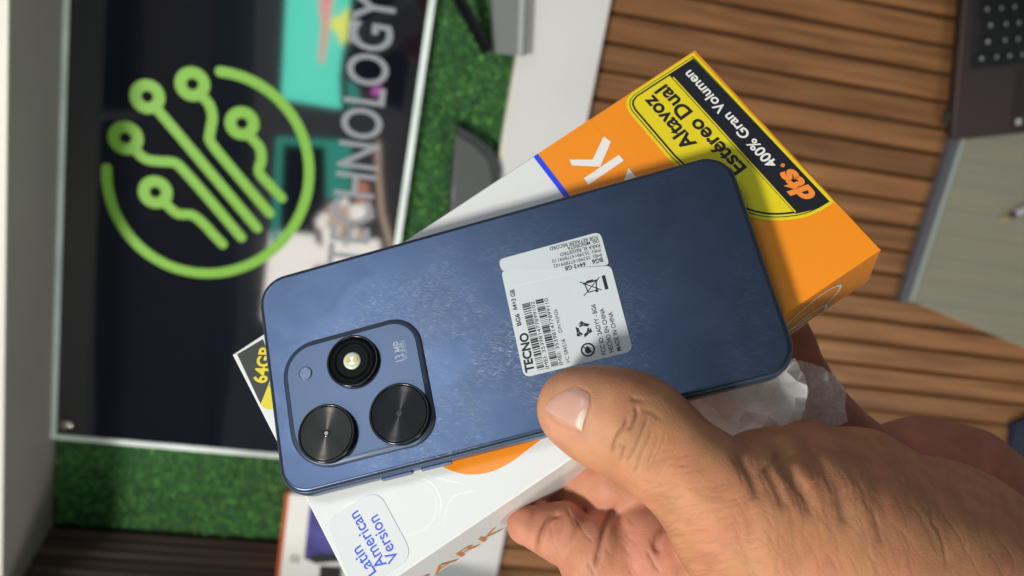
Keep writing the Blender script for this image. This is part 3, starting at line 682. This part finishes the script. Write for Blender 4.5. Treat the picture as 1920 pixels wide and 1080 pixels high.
# yellow sound label
z5 = lambda x, y: (1160 + x / 4.5, 80 + y / 4.5); z6 = lambda x, y: (1340 + x / 2.7, 240 + y / 2.7)
OUT = [(1300.4, 99), (1564.5, 379)] + [tuple(p) for p in catmull([(1540, 395), (1514, 406), (1488, 411.5), (1450, 414), (1414, 409), (1375, 396)], 4)] + [(1330, 372), (1255, 300), (1180, 212), (1174.5, 200), (1175, 187), (1185, 174)]
lab = BX.pl(OUT); cen = BX.px(1385, 268)
def inset(P, dd):
    P = ccw(P); n = len(P); out = []
    for i in range(n):
        e0 = P[i] - P[i - 1]; e1 = P[(i + 1) % n] - P[i]; n0 = np.array([-e0[1], e0[0]]) / np.linalg.norm(e0); n1 = np.array([-e1[1], e1[0]]) / np.linalg.norm(e1)
        m_ = n0 + n1; out.append(P[i] + m_ / max(.35, (m_ @ m_) / 2) * dd)
    return np.array(out)
label_ = flat('yellow_label', lab, zb * 2, m_yel, box)
flat('label_line', inset(lab, .0011), zb * 2.5, m_lab, label_); flat('label_field', inset(lab, .0014), zb * 3, m_yel, label_)
flat('label_line', inset(lab, .0020), zb * 3.5, m_lab, label_)
flat('label_field', inset(lab, .0027), zb * 4, m_yel, label_)
band = [(1300, 110.5), (1554.5, 379.5), (1540, 388), (1525, 394), (1508, 398.5), (1491, 402), (1255, 142.5)]
flat('black_band', BX.pl(band), zb * 4.6, m_lab, label_)
p0, p1 = BX.px(1256.5, 148.5), BX.px(1486, 401.5); obj('band_line', *ribbon_vf(np.array([BX.px(1262, 146), BX.px(1491.5, 399)]), .0005, zb * 5.2, False), m_yel, label_)
lettering('400% Gran Volumen', BX.px(1452, 312), BX.px(1288, 136), .0035, m_wp, label_, zb * 5.4, .018, valign=.42)
lettering('dts', BX.px(1517, 376), BX.px(1467, 322), .0061, m_or, label_, zb * 5.4, .05, shear=.25, valign=.47)
obj('trade_dot', *annulus_vf(BX.px(1467.5, 311), .0002, .0007, zb * 5.4, 16), m_or, label_)
lettering('Altavoz', BX.px(1298, 277), BX.px(1214, 184), .0050, m_lab, label_, zb * 5, .028, valign=.42)
lettering('Estéreo Dual', BX.px(1391, 322), BX.px(1239, 165), .0050, m_lab, label_, zb * 5, .028, valign=.42)
# memory label at the far corner
z8 = lambda x, y: (420 + x / 3.6, 600 + y / 3.6)
bflat('memory_label', [z8(90, 232), z8(262, 130), z8(330, 330), z8(300, 435), z8(247, 566)], mat('label_charcoal', (.035, .035, .030), .4), 1)
bflat('memory_label_yellow', [z8(249, 572), z8(303, 432), z8(360, 520), z8(360, 603), z8(300, 605), z8(270, 594)], m_yel, 1.5)
lettering('64GB', BX.px(*z8(243, 426)), BX.px(*z8(290, 180)), .0048, m_yel, box, zb * 3, .03)
# clear region sticker
cs = prism('clear_label', quad_round(BX.pl([e3(352, 600), e3(722, 372), e3(985, 862), e3(560, 1140)]), [.004, .0055, .0055, .004]), zb * .5, zb * 2, m_clear, box)
lettering('Latin', BX.px(*e3(684, 992)), BX.px(*e3(566, 798)), .0037, m_btxt, cs, zb * 2.6, .010, valign=.45)
lettering('American', BX.px(*e3(758, 935)), BX.px(*e3(548, 545)), .0037, m_btxt, cs, zb * 2.6, .010, valign=.45)
lettering('Version', BX.px(*e3(846, 892)), BX.px(*e3(688, 573)), .0037, m_btxt, cs, zb * 2.6, .010, valign=.45)
c = BX.px(*e3(970, 503)); ru = np.linalg.norm(BX.px(*e3(1145, 500)) - c)
obj('varnish_ring', *join_vf([annulus_vf(c, ru, ru + .0003, zb * .5, 64), annulus_vf(c, ru * 1.17, ru * 1.17 + .0005, zb * .5, 64, -.75, 1.6, False)]), m_uv, box)
for P in ([(438, 425), (418, 500), (395, 575)], [(398, 425), (375, 500), (358, 590)], [(1100, 270), (1230, 310), (1340, 330)], [(1420, 385), (1300, 410), (1230, 480), (1200, 640)], [(1800, 90), (1850, 130)], [(450, 540), (500, 490), (570, 460)]):
    obj('varnish_line', *ribbon_vf(catmull(BX.pl([e3(*p) for p in P]), 5), .00035, zb * .4), m_uv, box)
# printing on the side face (plane y = -BH/2)
def side_px(u, v):
    o = BX.world((0, -BH / 2, 0)); n = -BX.ay; r = ray(u, v); p = CAM + r * (((o - CAM) @ n) / (r @ n)) - BX.o; return np.array([p @ BX.ax, p @ BX.n])
def side_text(s, u0, u1, cap, m, bold):
    p0, p1 = side_px(*u0), side_px(*u1); o = lettering(s, p0, (p1[0], p0[1]), cap, m, box, 0, bold)
    for v in o.data.vertices: x, y, _ = v.co; v.co = (x, -BH / 2 - .00015, y)
side_text('SPARK', (744, 1120), (938, 984), .0085, mat('print_orange_shaded', (.62, .20, .035), .4), .0)  # orange print darkened to paint in the side face's shade
gx_ = []
for (cu, cv, a_, b2) in ((1522, 578, .0105, .0088), (1508, 604, .0085, .0062)):
    c = side_px(cu, cv); P = np.array([(c[0] + a_ * math.cos(t) + .35 * b2 * math.sin(t), c[1] + b2 * math.sin(t)) for t in np.linspace(-.6, 5.0, 40)])
    P[:, 1] = np.clip(P[:, 1], -BT + .001, -.001)
    V, F = ribbon_vf(P, .0011, 0); gx_.append(([(x, -BH / 2 - .0002, y) for x, y, _ in V], F))
obj('outline_lettering', *join_vf(gx_), m_wp, box)

# ------------------------------------------------------------------ hand and forearm: one continuous surface from a distance field
def C(u, v, d, r): return (*(at(u, v, d)), r * d / FPX)
def smin(a, b_, k):
    h = np.clip(.5 + .5 * (b_ - a) / k, 0, 1); return b_ + (a - b_) * h - k * h * (1 - h)
def cone(P, a, b_):
    a, b_ = np.array(a), np.array(b_); ba = b_[:3] - a[:3]; t = np.clip(((P - a[:3]) @ ba) / (ba @ ba), 0, 1)
    q = P - a[:3] - t[:, None] * ba; return np.sqrt((q * q).sum(1)) - (a[3] + (b_[3] - a[3]) * t)
def chain(P, pts, k):
    d = None
    for a, b_ in zip(pts[:-1], pts[1:]):
        e = cone(P, a, b_); d = e if d is None else smin(d, e, k)
    return d
thumb = [C(1078, 763, .2725, 66), C(1110, 775, .2700, 72), C(1165, 792, .2680, 78), C(1205, 808, .2675, 78), C(1262, 862, .2685, 77), C(1335, 922, .2715, 92), C(1420, 985, .278, 128)]
thenar = [C(1385, 985, .279, 118), C(1480, 1010, .286, 178), C(1600, 1090, .292, 225), C(1760, 1180, .296, 250), C(1990, 1330, .300, 285), C(2180, 1450, .302, 290)]
wrist = [C(1425, 875, .289, 62), C(1500, 880, .300, 76), C(1600, 930, .311, 118), C(1760, 1040, .322, 165), C(1960, 1170, .330, 190)]
palm = [C(1400, 1060, .318, 120), C(1290, 1080, .318, 120), C(1500, 1080, .33, 160)]
fingA = [C(988, 984, .3035, 38), C(1050, 998, .306, 60)]
fingA2 = [C(1122, 1042, .304, 78), C(1160, 1050, .306, 88)]
fingA3 = [C(1232, 1030, .306, 100), C(1330, 1050, .312, 120)]
fingB = [C(1085, 905, .318, 46), C(1150, 905, .314, 60), C(1250, 925, .312, 66), C(1350, 990, .315, 90)]
fingC = [C(1462, 580, .345, 40), C(1484, 655, .343, 42), C(1508, 720, .341, 48), C(1548, 790, .340, 58), C(1640, 880, .356, 74)]
heel = [C(1635, 872, .362, 72), C(1725, 882, .366, 92), C(1800, 912, .368, 106), C(1905, 1005, .366, 125), C(2060, 1130, .36, 150)]
fingD = [C(1015, 940, .3275, 38), C(1100, 965, .3275, 58), C(1250, 1000, .327, 90)]
def sdf(P):
    main = smin(chain(P, thumb, .010), chain(P, thenar, .012), .010)
    main = smin(main, chain(P, wrist, .010), .010)
    pal = smin(chain(P, palm, .01), main, .004)
    f = smin(smin(chain(P, fingA, .004), chain(P, fingA2, .004), .0012), chain(P, fingA3, .006), .0012)
    pal = smin(pal, f, .0025); pal = smin(pal, chain(P, fingB, .006), .0025); pal = smin(pal, chain(P, fingD, .006), .002)
    far = smin(chain(P, fingC, .005), chain(P, heel, .008), .004)
    return smin(pal, far, .004)
lo = np.min([np.array(p[:3]) - p[3] for c_ in (thumb, thenar, wrist, palm, fingA, fingA2, fingA3, fingB, fingC, heel) for p in c_], 0) - .004
hi = np.max([np.array(p[:3]) + p[3] for c_ in (thumb, thenar, wrist, palm, fingA, fingA2, fingA3, fingB, fingC, heel) for p in c_], 0) + .004
hi = np.minimum(hi, c2w((.215, -.02, -.30)) + np.array([.03, .2, .2])); lo[1] = max(lo[1], c2w((.05, -.155, -.3))[1])
h = .00050; bl = 6
nbk = np.ceil((hi - lo) / (h * bl)).astype(int); nf = nbk * bl
g = np.stack(np.meshgrid(*[lo[i] + (np.arange(nbk[i]) + .5) * h * bl for i in range(3)], indexing='ij'), -1)
cs_ = sdf(g.reshape(-1, 3)).reshape(nbk)
act = np.abs(cs_) < h * bl * 1.0 + .0012
vol = np.repeat(np.repeat(np.repeat(np.where(cs_ < 0, -1., 1.).astype(np.float32), bl, 0), bl, 1), bl, 2)
ai = np.argwhere(act); off = np.stack(np.meshgrid(*[np.arange(bl)] * 3, indexing='ij'), -1).reshape(-1, 3)
for s in range(0, len(ai), 4000):
    ii = (ai[s:s + 4000, None, :] * bl + off[None]).reshape(-1, 3)
    vol[ii[:, 0], ii[:, 1], ii[:, 2]] = sdf(lo + (ii + .5) * h)
for ax in range(3):                                             # close the cut at the end of the block
    sl_ = [slice(None)] * 3
    for e in (0, -1): sl_[ax] = e; vol[tuple(sl_)] = 1.
def surface_nets(v, o, h):
    n = v.shape; ins = v < 0
    cnt = np.zeros([k - 1 for k in n], np.int8)
    for dx in (0, 1):
        for dy in (0, 1):
            for dz in (0, 1): cnt += ins[dx:n[0] - 1 + dx, dy:n[1] - 1 + dy, dz:n[2] - 1 + dz]
    A = np.argwhere((cnt > 0) & (cnt < 8)); idx = -np.ones(cnt.shape, np.int64); idx[tuple(A.T)] = np.arange(len(A))
    acc = np.zeros((len(A), 3)); num = np.zeros(len(A))
    cr = [(0, 0, 0), (1, 0, 0), (0, 1, 0), (1, 1, 0), (0, 0, 1), (1, 0, 1), (0, 1, 1), (1, 1, 1)]
    for i in range(8):
        for a in range(3):
            if cr[i][a]: continue
            j = list(cr[i]); j[a] = 1
            p = np.array(cr[i]); va = v[tuple((A + p).T)]; vb = v[tuple((A + j).T)]; x = (va < 0) != (vb < 0)
            t = np.where(x, va / np.where(va == vb, 1, va - vb), 0); pos = np.repeat(p[None].astype(float), len(A), 0); pos[:, a] += t
            acc += pos * x[:, None]; num += x
    V = o + (A + acc / num[:, None] + .5) * h; Q = []
    for a in range(3):
        b_, c = (a + 1) % 3, (a + 2) % 3
        s0 = [slice(None)] * 3; s1 = [slice(None)] * 3; s0[a] = slice(0, -1); s1[a] = slice(1, None)
        i0 = ins[tuple(s0)]; i1 = ins[tuple(s1)]; E_ = np.argwhere(i0 != i1)
        E_ = E_[(E_[:, b_] > 0) & (E_[:, c] > 0) & (E_[:, b_] < n[b_] - 1) & (E_[:, c] < n[c] - 1)]
        fl_ = i0[tuple(E_.T)]; eb = np.zeros(3, int); eb[b_] = 1; ec = np.zeros(3, int); ec[c] = 1
        q = np.stack([idx[tuple((E_ - eb - ec).T)], idx[tuple((E_ - ec).T)], idx[tuple(E_.T)], idx[tuple((E_ - eb).T)]], 1)
        q[~fl_] = q[~fl_][:, ::-1]; Q.append(q)
    return V, np.vstack(Q)
HV, HQ = surface_nets(vol, lo, h)
# relax the net a little, then normals
for it in range(3):
    acc = np.zeros_like(HV); num = np.zeros(len(HV))
    for i in range(4):
        np.add.at(acc, HQ[:, i], HV[HQ[:, (i + 1) % 4]] + HV[HQ[:, (i + 3) % 4]]); np.add.at(num, HQ[:, i], 2)
    HV = HV * .5 + .5 * acc / num[:, None]
def vnorm(V, Q):
    fn = np.cross(V[Q[:, 2]] - V[Q[:, 0]], V[Q[:, 3]] - V[Q[:, 1]]); n = np.zeros_like(V)
    for i in range(4): np.add.at(n, Q[:, i], fn)
    return n / (np.linalg.norm(n, axis=1)[:, None] + 1e-12)
HN = vnorm(HV, HQ); px, dep = to_px(HV); facing = ((CAM - HV) * HN).sum(1) > 0
front_ = facing & ((dep < .2995) | (px[:, 0] > 1420) & (dep < .322))                                   # thumb, back of hand, wrist
fing_ = facing & (px[:, 1] - 853 > (px[:, 0] - 1140) * 1.0 + 3) & (dep > .283)
front_ &= ~fing_; near_f = fing_
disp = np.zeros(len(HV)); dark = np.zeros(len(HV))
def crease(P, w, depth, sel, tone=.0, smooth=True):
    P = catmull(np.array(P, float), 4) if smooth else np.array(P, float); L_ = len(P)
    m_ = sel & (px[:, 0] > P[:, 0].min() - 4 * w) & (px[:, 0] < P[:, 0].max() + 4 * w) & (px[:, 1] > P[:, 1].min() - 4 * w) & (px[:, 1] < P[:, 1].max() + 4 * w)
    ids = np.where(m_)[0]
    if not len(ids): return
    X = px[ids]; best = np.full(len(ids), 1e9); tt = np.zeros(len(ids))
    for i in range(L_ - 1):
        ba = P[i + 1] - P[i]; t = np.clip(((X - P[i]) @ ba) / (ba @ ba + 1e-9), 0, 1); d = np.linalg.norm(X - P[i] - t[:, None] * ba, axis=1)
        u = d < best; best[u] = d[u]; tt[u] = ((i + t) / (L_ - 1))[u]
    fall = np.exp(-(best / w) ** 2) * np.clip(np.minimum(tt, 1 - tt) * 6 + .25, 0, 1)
    disp[ids] -= depth * fall; dark[ids] = np.maximum(dark[ids], tone * fall)  # tone darkens the colour for shade inside the crease
q4 = lambda L_: [(980 + x / 3.858, 660 + y / 3.858) for x, y in L_]
for P, w, dp, tn in (([(760, 470), (735, 540), (690, 600), (665, 660), (655, 725)], 3.2, .00075, .75), ([(905, 470), (872, 560), (832, 660), (792, 740), (755, 795)], 2.6, .0005, .6),
                     ([(820, 390), (828, 460), (795, 535), (760, 555)], 3.2, .0006, .7), ([(868, 720), (835, 810), (808, 880)], 2.6, .0004, .55), ([(935, 550), (905, 650), (865, 730)], 2, .00028, .4),
                     ([(745, 675), (722, 740), (700, 800)], 2.4, .0005, .55), ([(985, 580), (960, 680), (905, 810)], 2, .00026, .35), ([(1030, 580), (1005, 680), (945, 800)], 2, .0002, .3),
                     ([(740, 545), (700, 560), (680, 590)], 2, .0002, .3), ([(690, 660), (735, 690), (760, 685)], 2, .0003, .4), ([(780, 330), (830, 345), (870, 340)], 5, .0003, .5), ([(850, 420), (930, 430), (1000, 490)], 5, .0002, .3),
                     ([(960, 940), (1000, 860), (1060, 760)], 2, .00014, .2), ([(375, 243), (440, 270), (485, 300), (488, 370), (474, 440), (448, 515), (430, 585)], 2.2, .00022, .5), ([(430, 585), (330, 550), (230, 500), (178, 440)], 2., .00012, .4), ([(375, 243), (270, 295), (200, 355)], 2., .0001, .35)):
    crease(q4(P), w, dp, front_, tn)
q7 = lambda L_: [(1240 + x / 3.6, 780 + y / 3.6) for x, y in L_]
for P, w, dp, tn in (([(495, 215), (560, 330), (620, 430), (660, 560)], 7, .0016, .45), ([(690, 330), (745, 420), (790, 500), (830, 640)], 6, .0011, .35), ([(770, 240), (810, 330), (880, 420), (975, 545), (1010, 690)], 8, .0018, .4),
                     ([(960, 180), (1030, 270), (1110, 370), (1180, 500), (1230, 640), (1250, 730)], 8, .0015, .4), ([(1190, 210), (1290, 360), (1380, 500), (1430, 650), (1450, 760)], 8, .0009, .3), ([(1400, 380), (1480, 560), (1500, 720), (1450, 900)], 8, .0007, .25),
                     ([(1060, 420), (1110, 560), (1130, 700)], 6, .0004, .2), ([(570, 560), (600, 680), (620, 800)], 5, .0004, .2)):
    crease(q7(P), w * 1.55, dp * .42, front_, min(.8, tn * 1.1))
for P, w, dp in (([(600, 190), (670, 240), (740, 320)], 15, .0030), ([(770, 120), (840, 190), (880, 280)], 16, .0034), ([(740, 330), (800, 420), (850, 480)], 10, .0010), ([(900, 300), (960, 400), (1010, 470)], 12, .0012), ([(1040, 250), (1130, 400), (1200, 560)], 12, .0008), ([(1080, 230), (1200, 350), (1290, 520)], 14, .0010)):
    crease(q7(P), w * 1.5, -dp * .45, front_)
rg = random.Random(5)
for k in range(150):                                             # fine transverse wrinkles on the thumb base
    u, v = rg.uniform(1215, 1420), rg.uniform(850, 1080)
    if v < 760 + (u - 1215) * .4 + 70: continue
    ln_ = rg.uniform(14, 55); a = math.radians(rg.gauss(-12, 9)) ; dx, dy_ = math.cos(a) * ln_, math.sin(a) * ln_
    crease([(u - dx / 2, v - dy_ / 2), (u + rg.uniform(-4, 4), v + rg.uniform(-4, 4)), (u + dx / 2, v + dy_ / 2)], rg.uniform(1.5, 2.4), rg.uniform(.00005, .00013), front_, .32)
for k in range(150):                                             # long soft wrinkles across the wrist
    u, v = rg.uniform(1380, 1920), rg.uniform(850, 1080)
    ln_ = rg.uniform(30, 110); a = math.radians(rg.gauss(72, 9)); dx, dy_ = math.cos(a) * ln_, math.sin(a) * ln_
    crease([(u - dx / 2 - 6, v - dy_ / 2), (u + rg.uniform(-2, 8), v), (u + dx / 2, v + dy_ / 2)], rg.uniform(1.8, 3.4), rg.uniform(.00003, .00012), front_, .30)
q8 = lambda L_: [(860 + x / 4.5, 840 + y / 4.5) for x, y in L_]
for P, w, dp, tn in (([(860, 560), (790, 580), (730, 660), (690, 760), (660, 900)], 5, .0010, .35), ([(1330, 500), (1270, 580), (1230, 680), (1190, 860), (1150, 1010)], 6, .0008, .3),
                     ([(1800, 590), (1700, 700), (1660, 800), (1690, 900)], 7, .0010, .3), ([(1090, 960), (1120, 1020), (1150, 1080)], 3, .0003, .15), ([(1590, 870), (1640, 960), (1700, 1060)], 3, .0004, .2)):
    crease(q8(P), w, dp * 1.2, near_f & ~front_, min(.8, tn * 1.7))
for k in range(60):
    u, v = rg.uniform(1030, 1340), rg.uniform(960, 1080); ln_ = rg.uniform(14, 50); a = math.radians(rg.gauss(60, 30)); dx, dy_ = math.cos(a) * ln_, math.sin(a) * ln_
    crease([(u - dx / 2, v - dy_ / 2), (u, v + 3), (u + dx / 2, v + dy_ / 2)], rg.uniform(1.6, 2.6), rg.uniform(.00006, .00018), near_f & ~front_, .12)
HV = HV + HN * disp[:, None]
# nail bed recess is covered by the nail; skin tones with shade painted in
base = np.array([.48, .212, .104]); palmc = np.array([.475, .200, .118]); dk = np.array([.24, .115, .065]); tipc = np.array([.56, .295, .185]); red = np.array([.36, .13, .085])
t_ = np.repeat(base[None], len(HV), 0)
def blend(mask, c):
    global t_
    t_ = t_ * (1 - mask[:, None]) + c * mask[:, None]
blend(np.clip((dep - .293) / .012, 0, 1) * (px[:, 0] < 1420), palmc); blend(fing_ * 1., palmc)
blend(np.clip((dep - .318) / .006, 0, 1) * (px[:, 0] >= 1420) * .75, red)  # far finger and heel: reddish skin, their shade darkened into it
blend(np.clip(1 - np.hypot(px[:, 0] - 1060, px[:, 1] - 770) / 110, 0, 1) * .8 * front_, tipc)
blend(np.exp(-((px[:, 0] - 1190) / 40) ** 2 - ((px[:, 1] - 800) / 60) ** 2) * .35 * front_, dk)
blend(np.clip(dark, 0, 1) * .8, dk)  # crease shade painted into the skin colour
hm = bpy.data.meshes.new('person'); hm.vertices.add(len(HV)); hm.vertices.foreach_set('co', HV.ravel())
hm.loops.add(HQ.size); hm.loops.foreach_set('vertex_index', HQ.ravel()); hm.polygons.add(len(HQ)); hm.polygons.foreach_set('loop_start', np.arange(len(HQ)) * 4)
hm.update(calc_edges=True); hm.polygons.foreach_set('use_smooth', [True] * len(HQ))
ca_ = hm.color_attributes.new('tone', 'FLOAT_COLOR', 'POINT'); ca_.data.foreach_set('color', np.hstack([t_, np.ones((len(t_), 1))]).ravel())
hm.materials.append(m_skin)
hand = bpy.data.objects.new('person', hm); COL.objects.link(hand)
hand['label'] = 'bare hand and forearm with thumb pressing the blue phone onto the box'; hand['category'] = 'person'
# nail: a thin plate grown from the surface of the thumb
def hit(u, v):
    r = ray(u, v); r = r / np.linalg.norm(r); P = CAM + r * .20
    for i in range(80):
        d = sdf(P[None])[0]; P = P + r * d * .9
        if d < 1e-5: break
    e = 1e-4; n = np.array([sdf((P + np.eye(3)[k] * e)[None])[0] - sdf((P - np.eye(3)[k] * e)[None])[0] for k in range(3)]); return P, n / np.linalg.norm(n)
def nail_patch(name, cols, m, lift, parent):
    V, F = [], []; nr, nc = len(cols[0]), len(cols)
    for i, c_ in enumerate(cols):
        for j, (u, v) in enumerate(c_):
            P, n = hit(u, v); s = j / (nr - 1); e_ = min(1., min(s, 1 - s) * 6); f_ = min(1., (nc - 1 - i) / 2.) if lift < .0006 else 1
            V.append(P + n * (lift * e_ * (.15 + .85 * min(1., min(i + .6, nc - 1 - i) / 2.2)) - .00004 * (lift < .0005)))
    for i in range(nc - 1):
        for j in range(nr - 1): F.append((i * nr + j, i * nr + j + 1, (i + 1) * nr + j + 1, (i + 1) * nr + j))
    o = obj(name, V, F, m, parent, smooth=True)
    sd = o.modifiers.new('thick', 'SOLIDIFY'); sd.thickness = .0005; sd.offset = -1; sd.use_rim = False
    nn = np.zeros(3)
    for p in o.data.polygons: nn += np.array(p.normal[:])
    if nn @ (CAM - np.array(V[0])) < 0: o.data.flip_normals()
    return o
tipE = catmull(np.array(q4([(375, 250), (270, 300), (205, 355), (172, 400), (178, 430)])), 5)     # free edge, top -> bottom
cutE = catmull(np.array(q4([(470, 300), (480, 370), (465, 440), (440, 510), (425, 575)])), 5)     # cuticle
cols = [tipE + (cutE - tipE) * t for t in np.linspace(0, 1, 14)]
nail = nail_patch('thumb_nail', cols, m_nail, .00042, hand)
lc = catmull(np.array(q4([(440, 395), (408, 440), (385, 490), (382, 520), (400, 555)])), 5); cE = catmull(np.array(q4([(466, 400), (458, 440), (446, 490), (436, 530), (424, 562)])), 5)
nail_patch('nail_lunula', [lc + (cE - lc) * t for t in np.linspace(0, 1, 6)], m_lun, .00052, nail)

# ------------------------------------------------------------------ crumpled film bag
from mathutils.geometry import delaunay_2d_cdt
def crumple(name, outline, d_of, amp, seed, m, parent, gap=13., smooth=False):
    rg = np.random.default_rng(seed); P = np.asarray(outline, float); B = []
    for i in range(len(P)):
        a, b_ = P[i], P[(i + 1) % len(P)]; k = max(1, int(np.linalg.norm(b_ - a) / 7)); nn = np.array([-(b_ - a)[1], (b_ - a)[0]]) / (np.linalg.norm(b_ - a) + 1e-9)
        for t in np.arange(k) / k: B.append(a + (b_ - a) * t + nn * rg.uniform(-1.8, 1.8))
    pts = list(B); lo_, hi_ = P.min(0), P.max(0)
    for tr_ in range(6000):                                       # scattered fold points
        q = rg.uniform(lo_, hi_); g_ = gap * rg.uniform(.5, 1.5)
        if min(np.hypot(*(q - p)) for p in pts) > g_: pts.append(q)
        if len(pts) > len(B) + 260: break
    r_ = delaunay_2d_cdt([Vector(p) for p in pts], [], [tuple(range(len(B)))], 1, 1e-4)
    hs = []
    for p in r_[0]:
        hs.append(rg.normal(0, .55) + .8 * math.sin(p[0] * .045 + seed) * math.cos(p[1] * .06 + seed * 2))
    V = [at(p[0], p[1], d_of(p[0], p[1]) + amp * h_) for p, h_ in zip(r_[0], hs)]
    return obj(name, V, [tuple(f) for f in r_[2]], m, parent, smooth=smooth)
bag = thing('plastic_bag', 'crumpled translucent plastic film bunched between the phone and the hand', 'plastic film', loc=tuple(at(1420, 770, .3)))
bi = [(1262, 730), (1330, 690), (1420, 670), (1490, 672), (1505, 700), (1517, 730), (1508, 768), (1498, 800), (1480, 830), (1400, 850), (1368, 850), (1320, 815), (1275, 775)]
bo = [(1440, 690), (1500, 676), (1545, 690), (1570, 708), (1586, 735), (1584, 765), (1590, 790), (1570, 800), (1520, 802), (1450, 800)]
def unroot(o):
    inv = bag.location
    for v in o.data.vertices: v.co = v.co - inv
    return o
unroot(crumple('film_fold', bi, lambda u, v: .291 + (v - 750) * .00002, -.0036, 3, m_film, bag, 27.))
unroot(crumple('film_fold', bi, lambda u, v: .299, .0026, 9, m_film, bag, 22.))
unroot(crumple('loose_film', bo, lambda u, v: .306, .0046, 21, m_film2, bag, 18.))
unroot(crumple('loose_film', bo, lambda u, v: .312, .0042, 33, m_film2, bag, 18.))
unroot(crumple('film_scrap', [(1140, 852), (1150, 856), (1175, 880), (1195, 892), (1222, 918), (1235, 930), (1200, 922), (1168, 905), (1148, 880)], lambda u, v: .2865, .0010, 5, m_film2, bag, 9.))
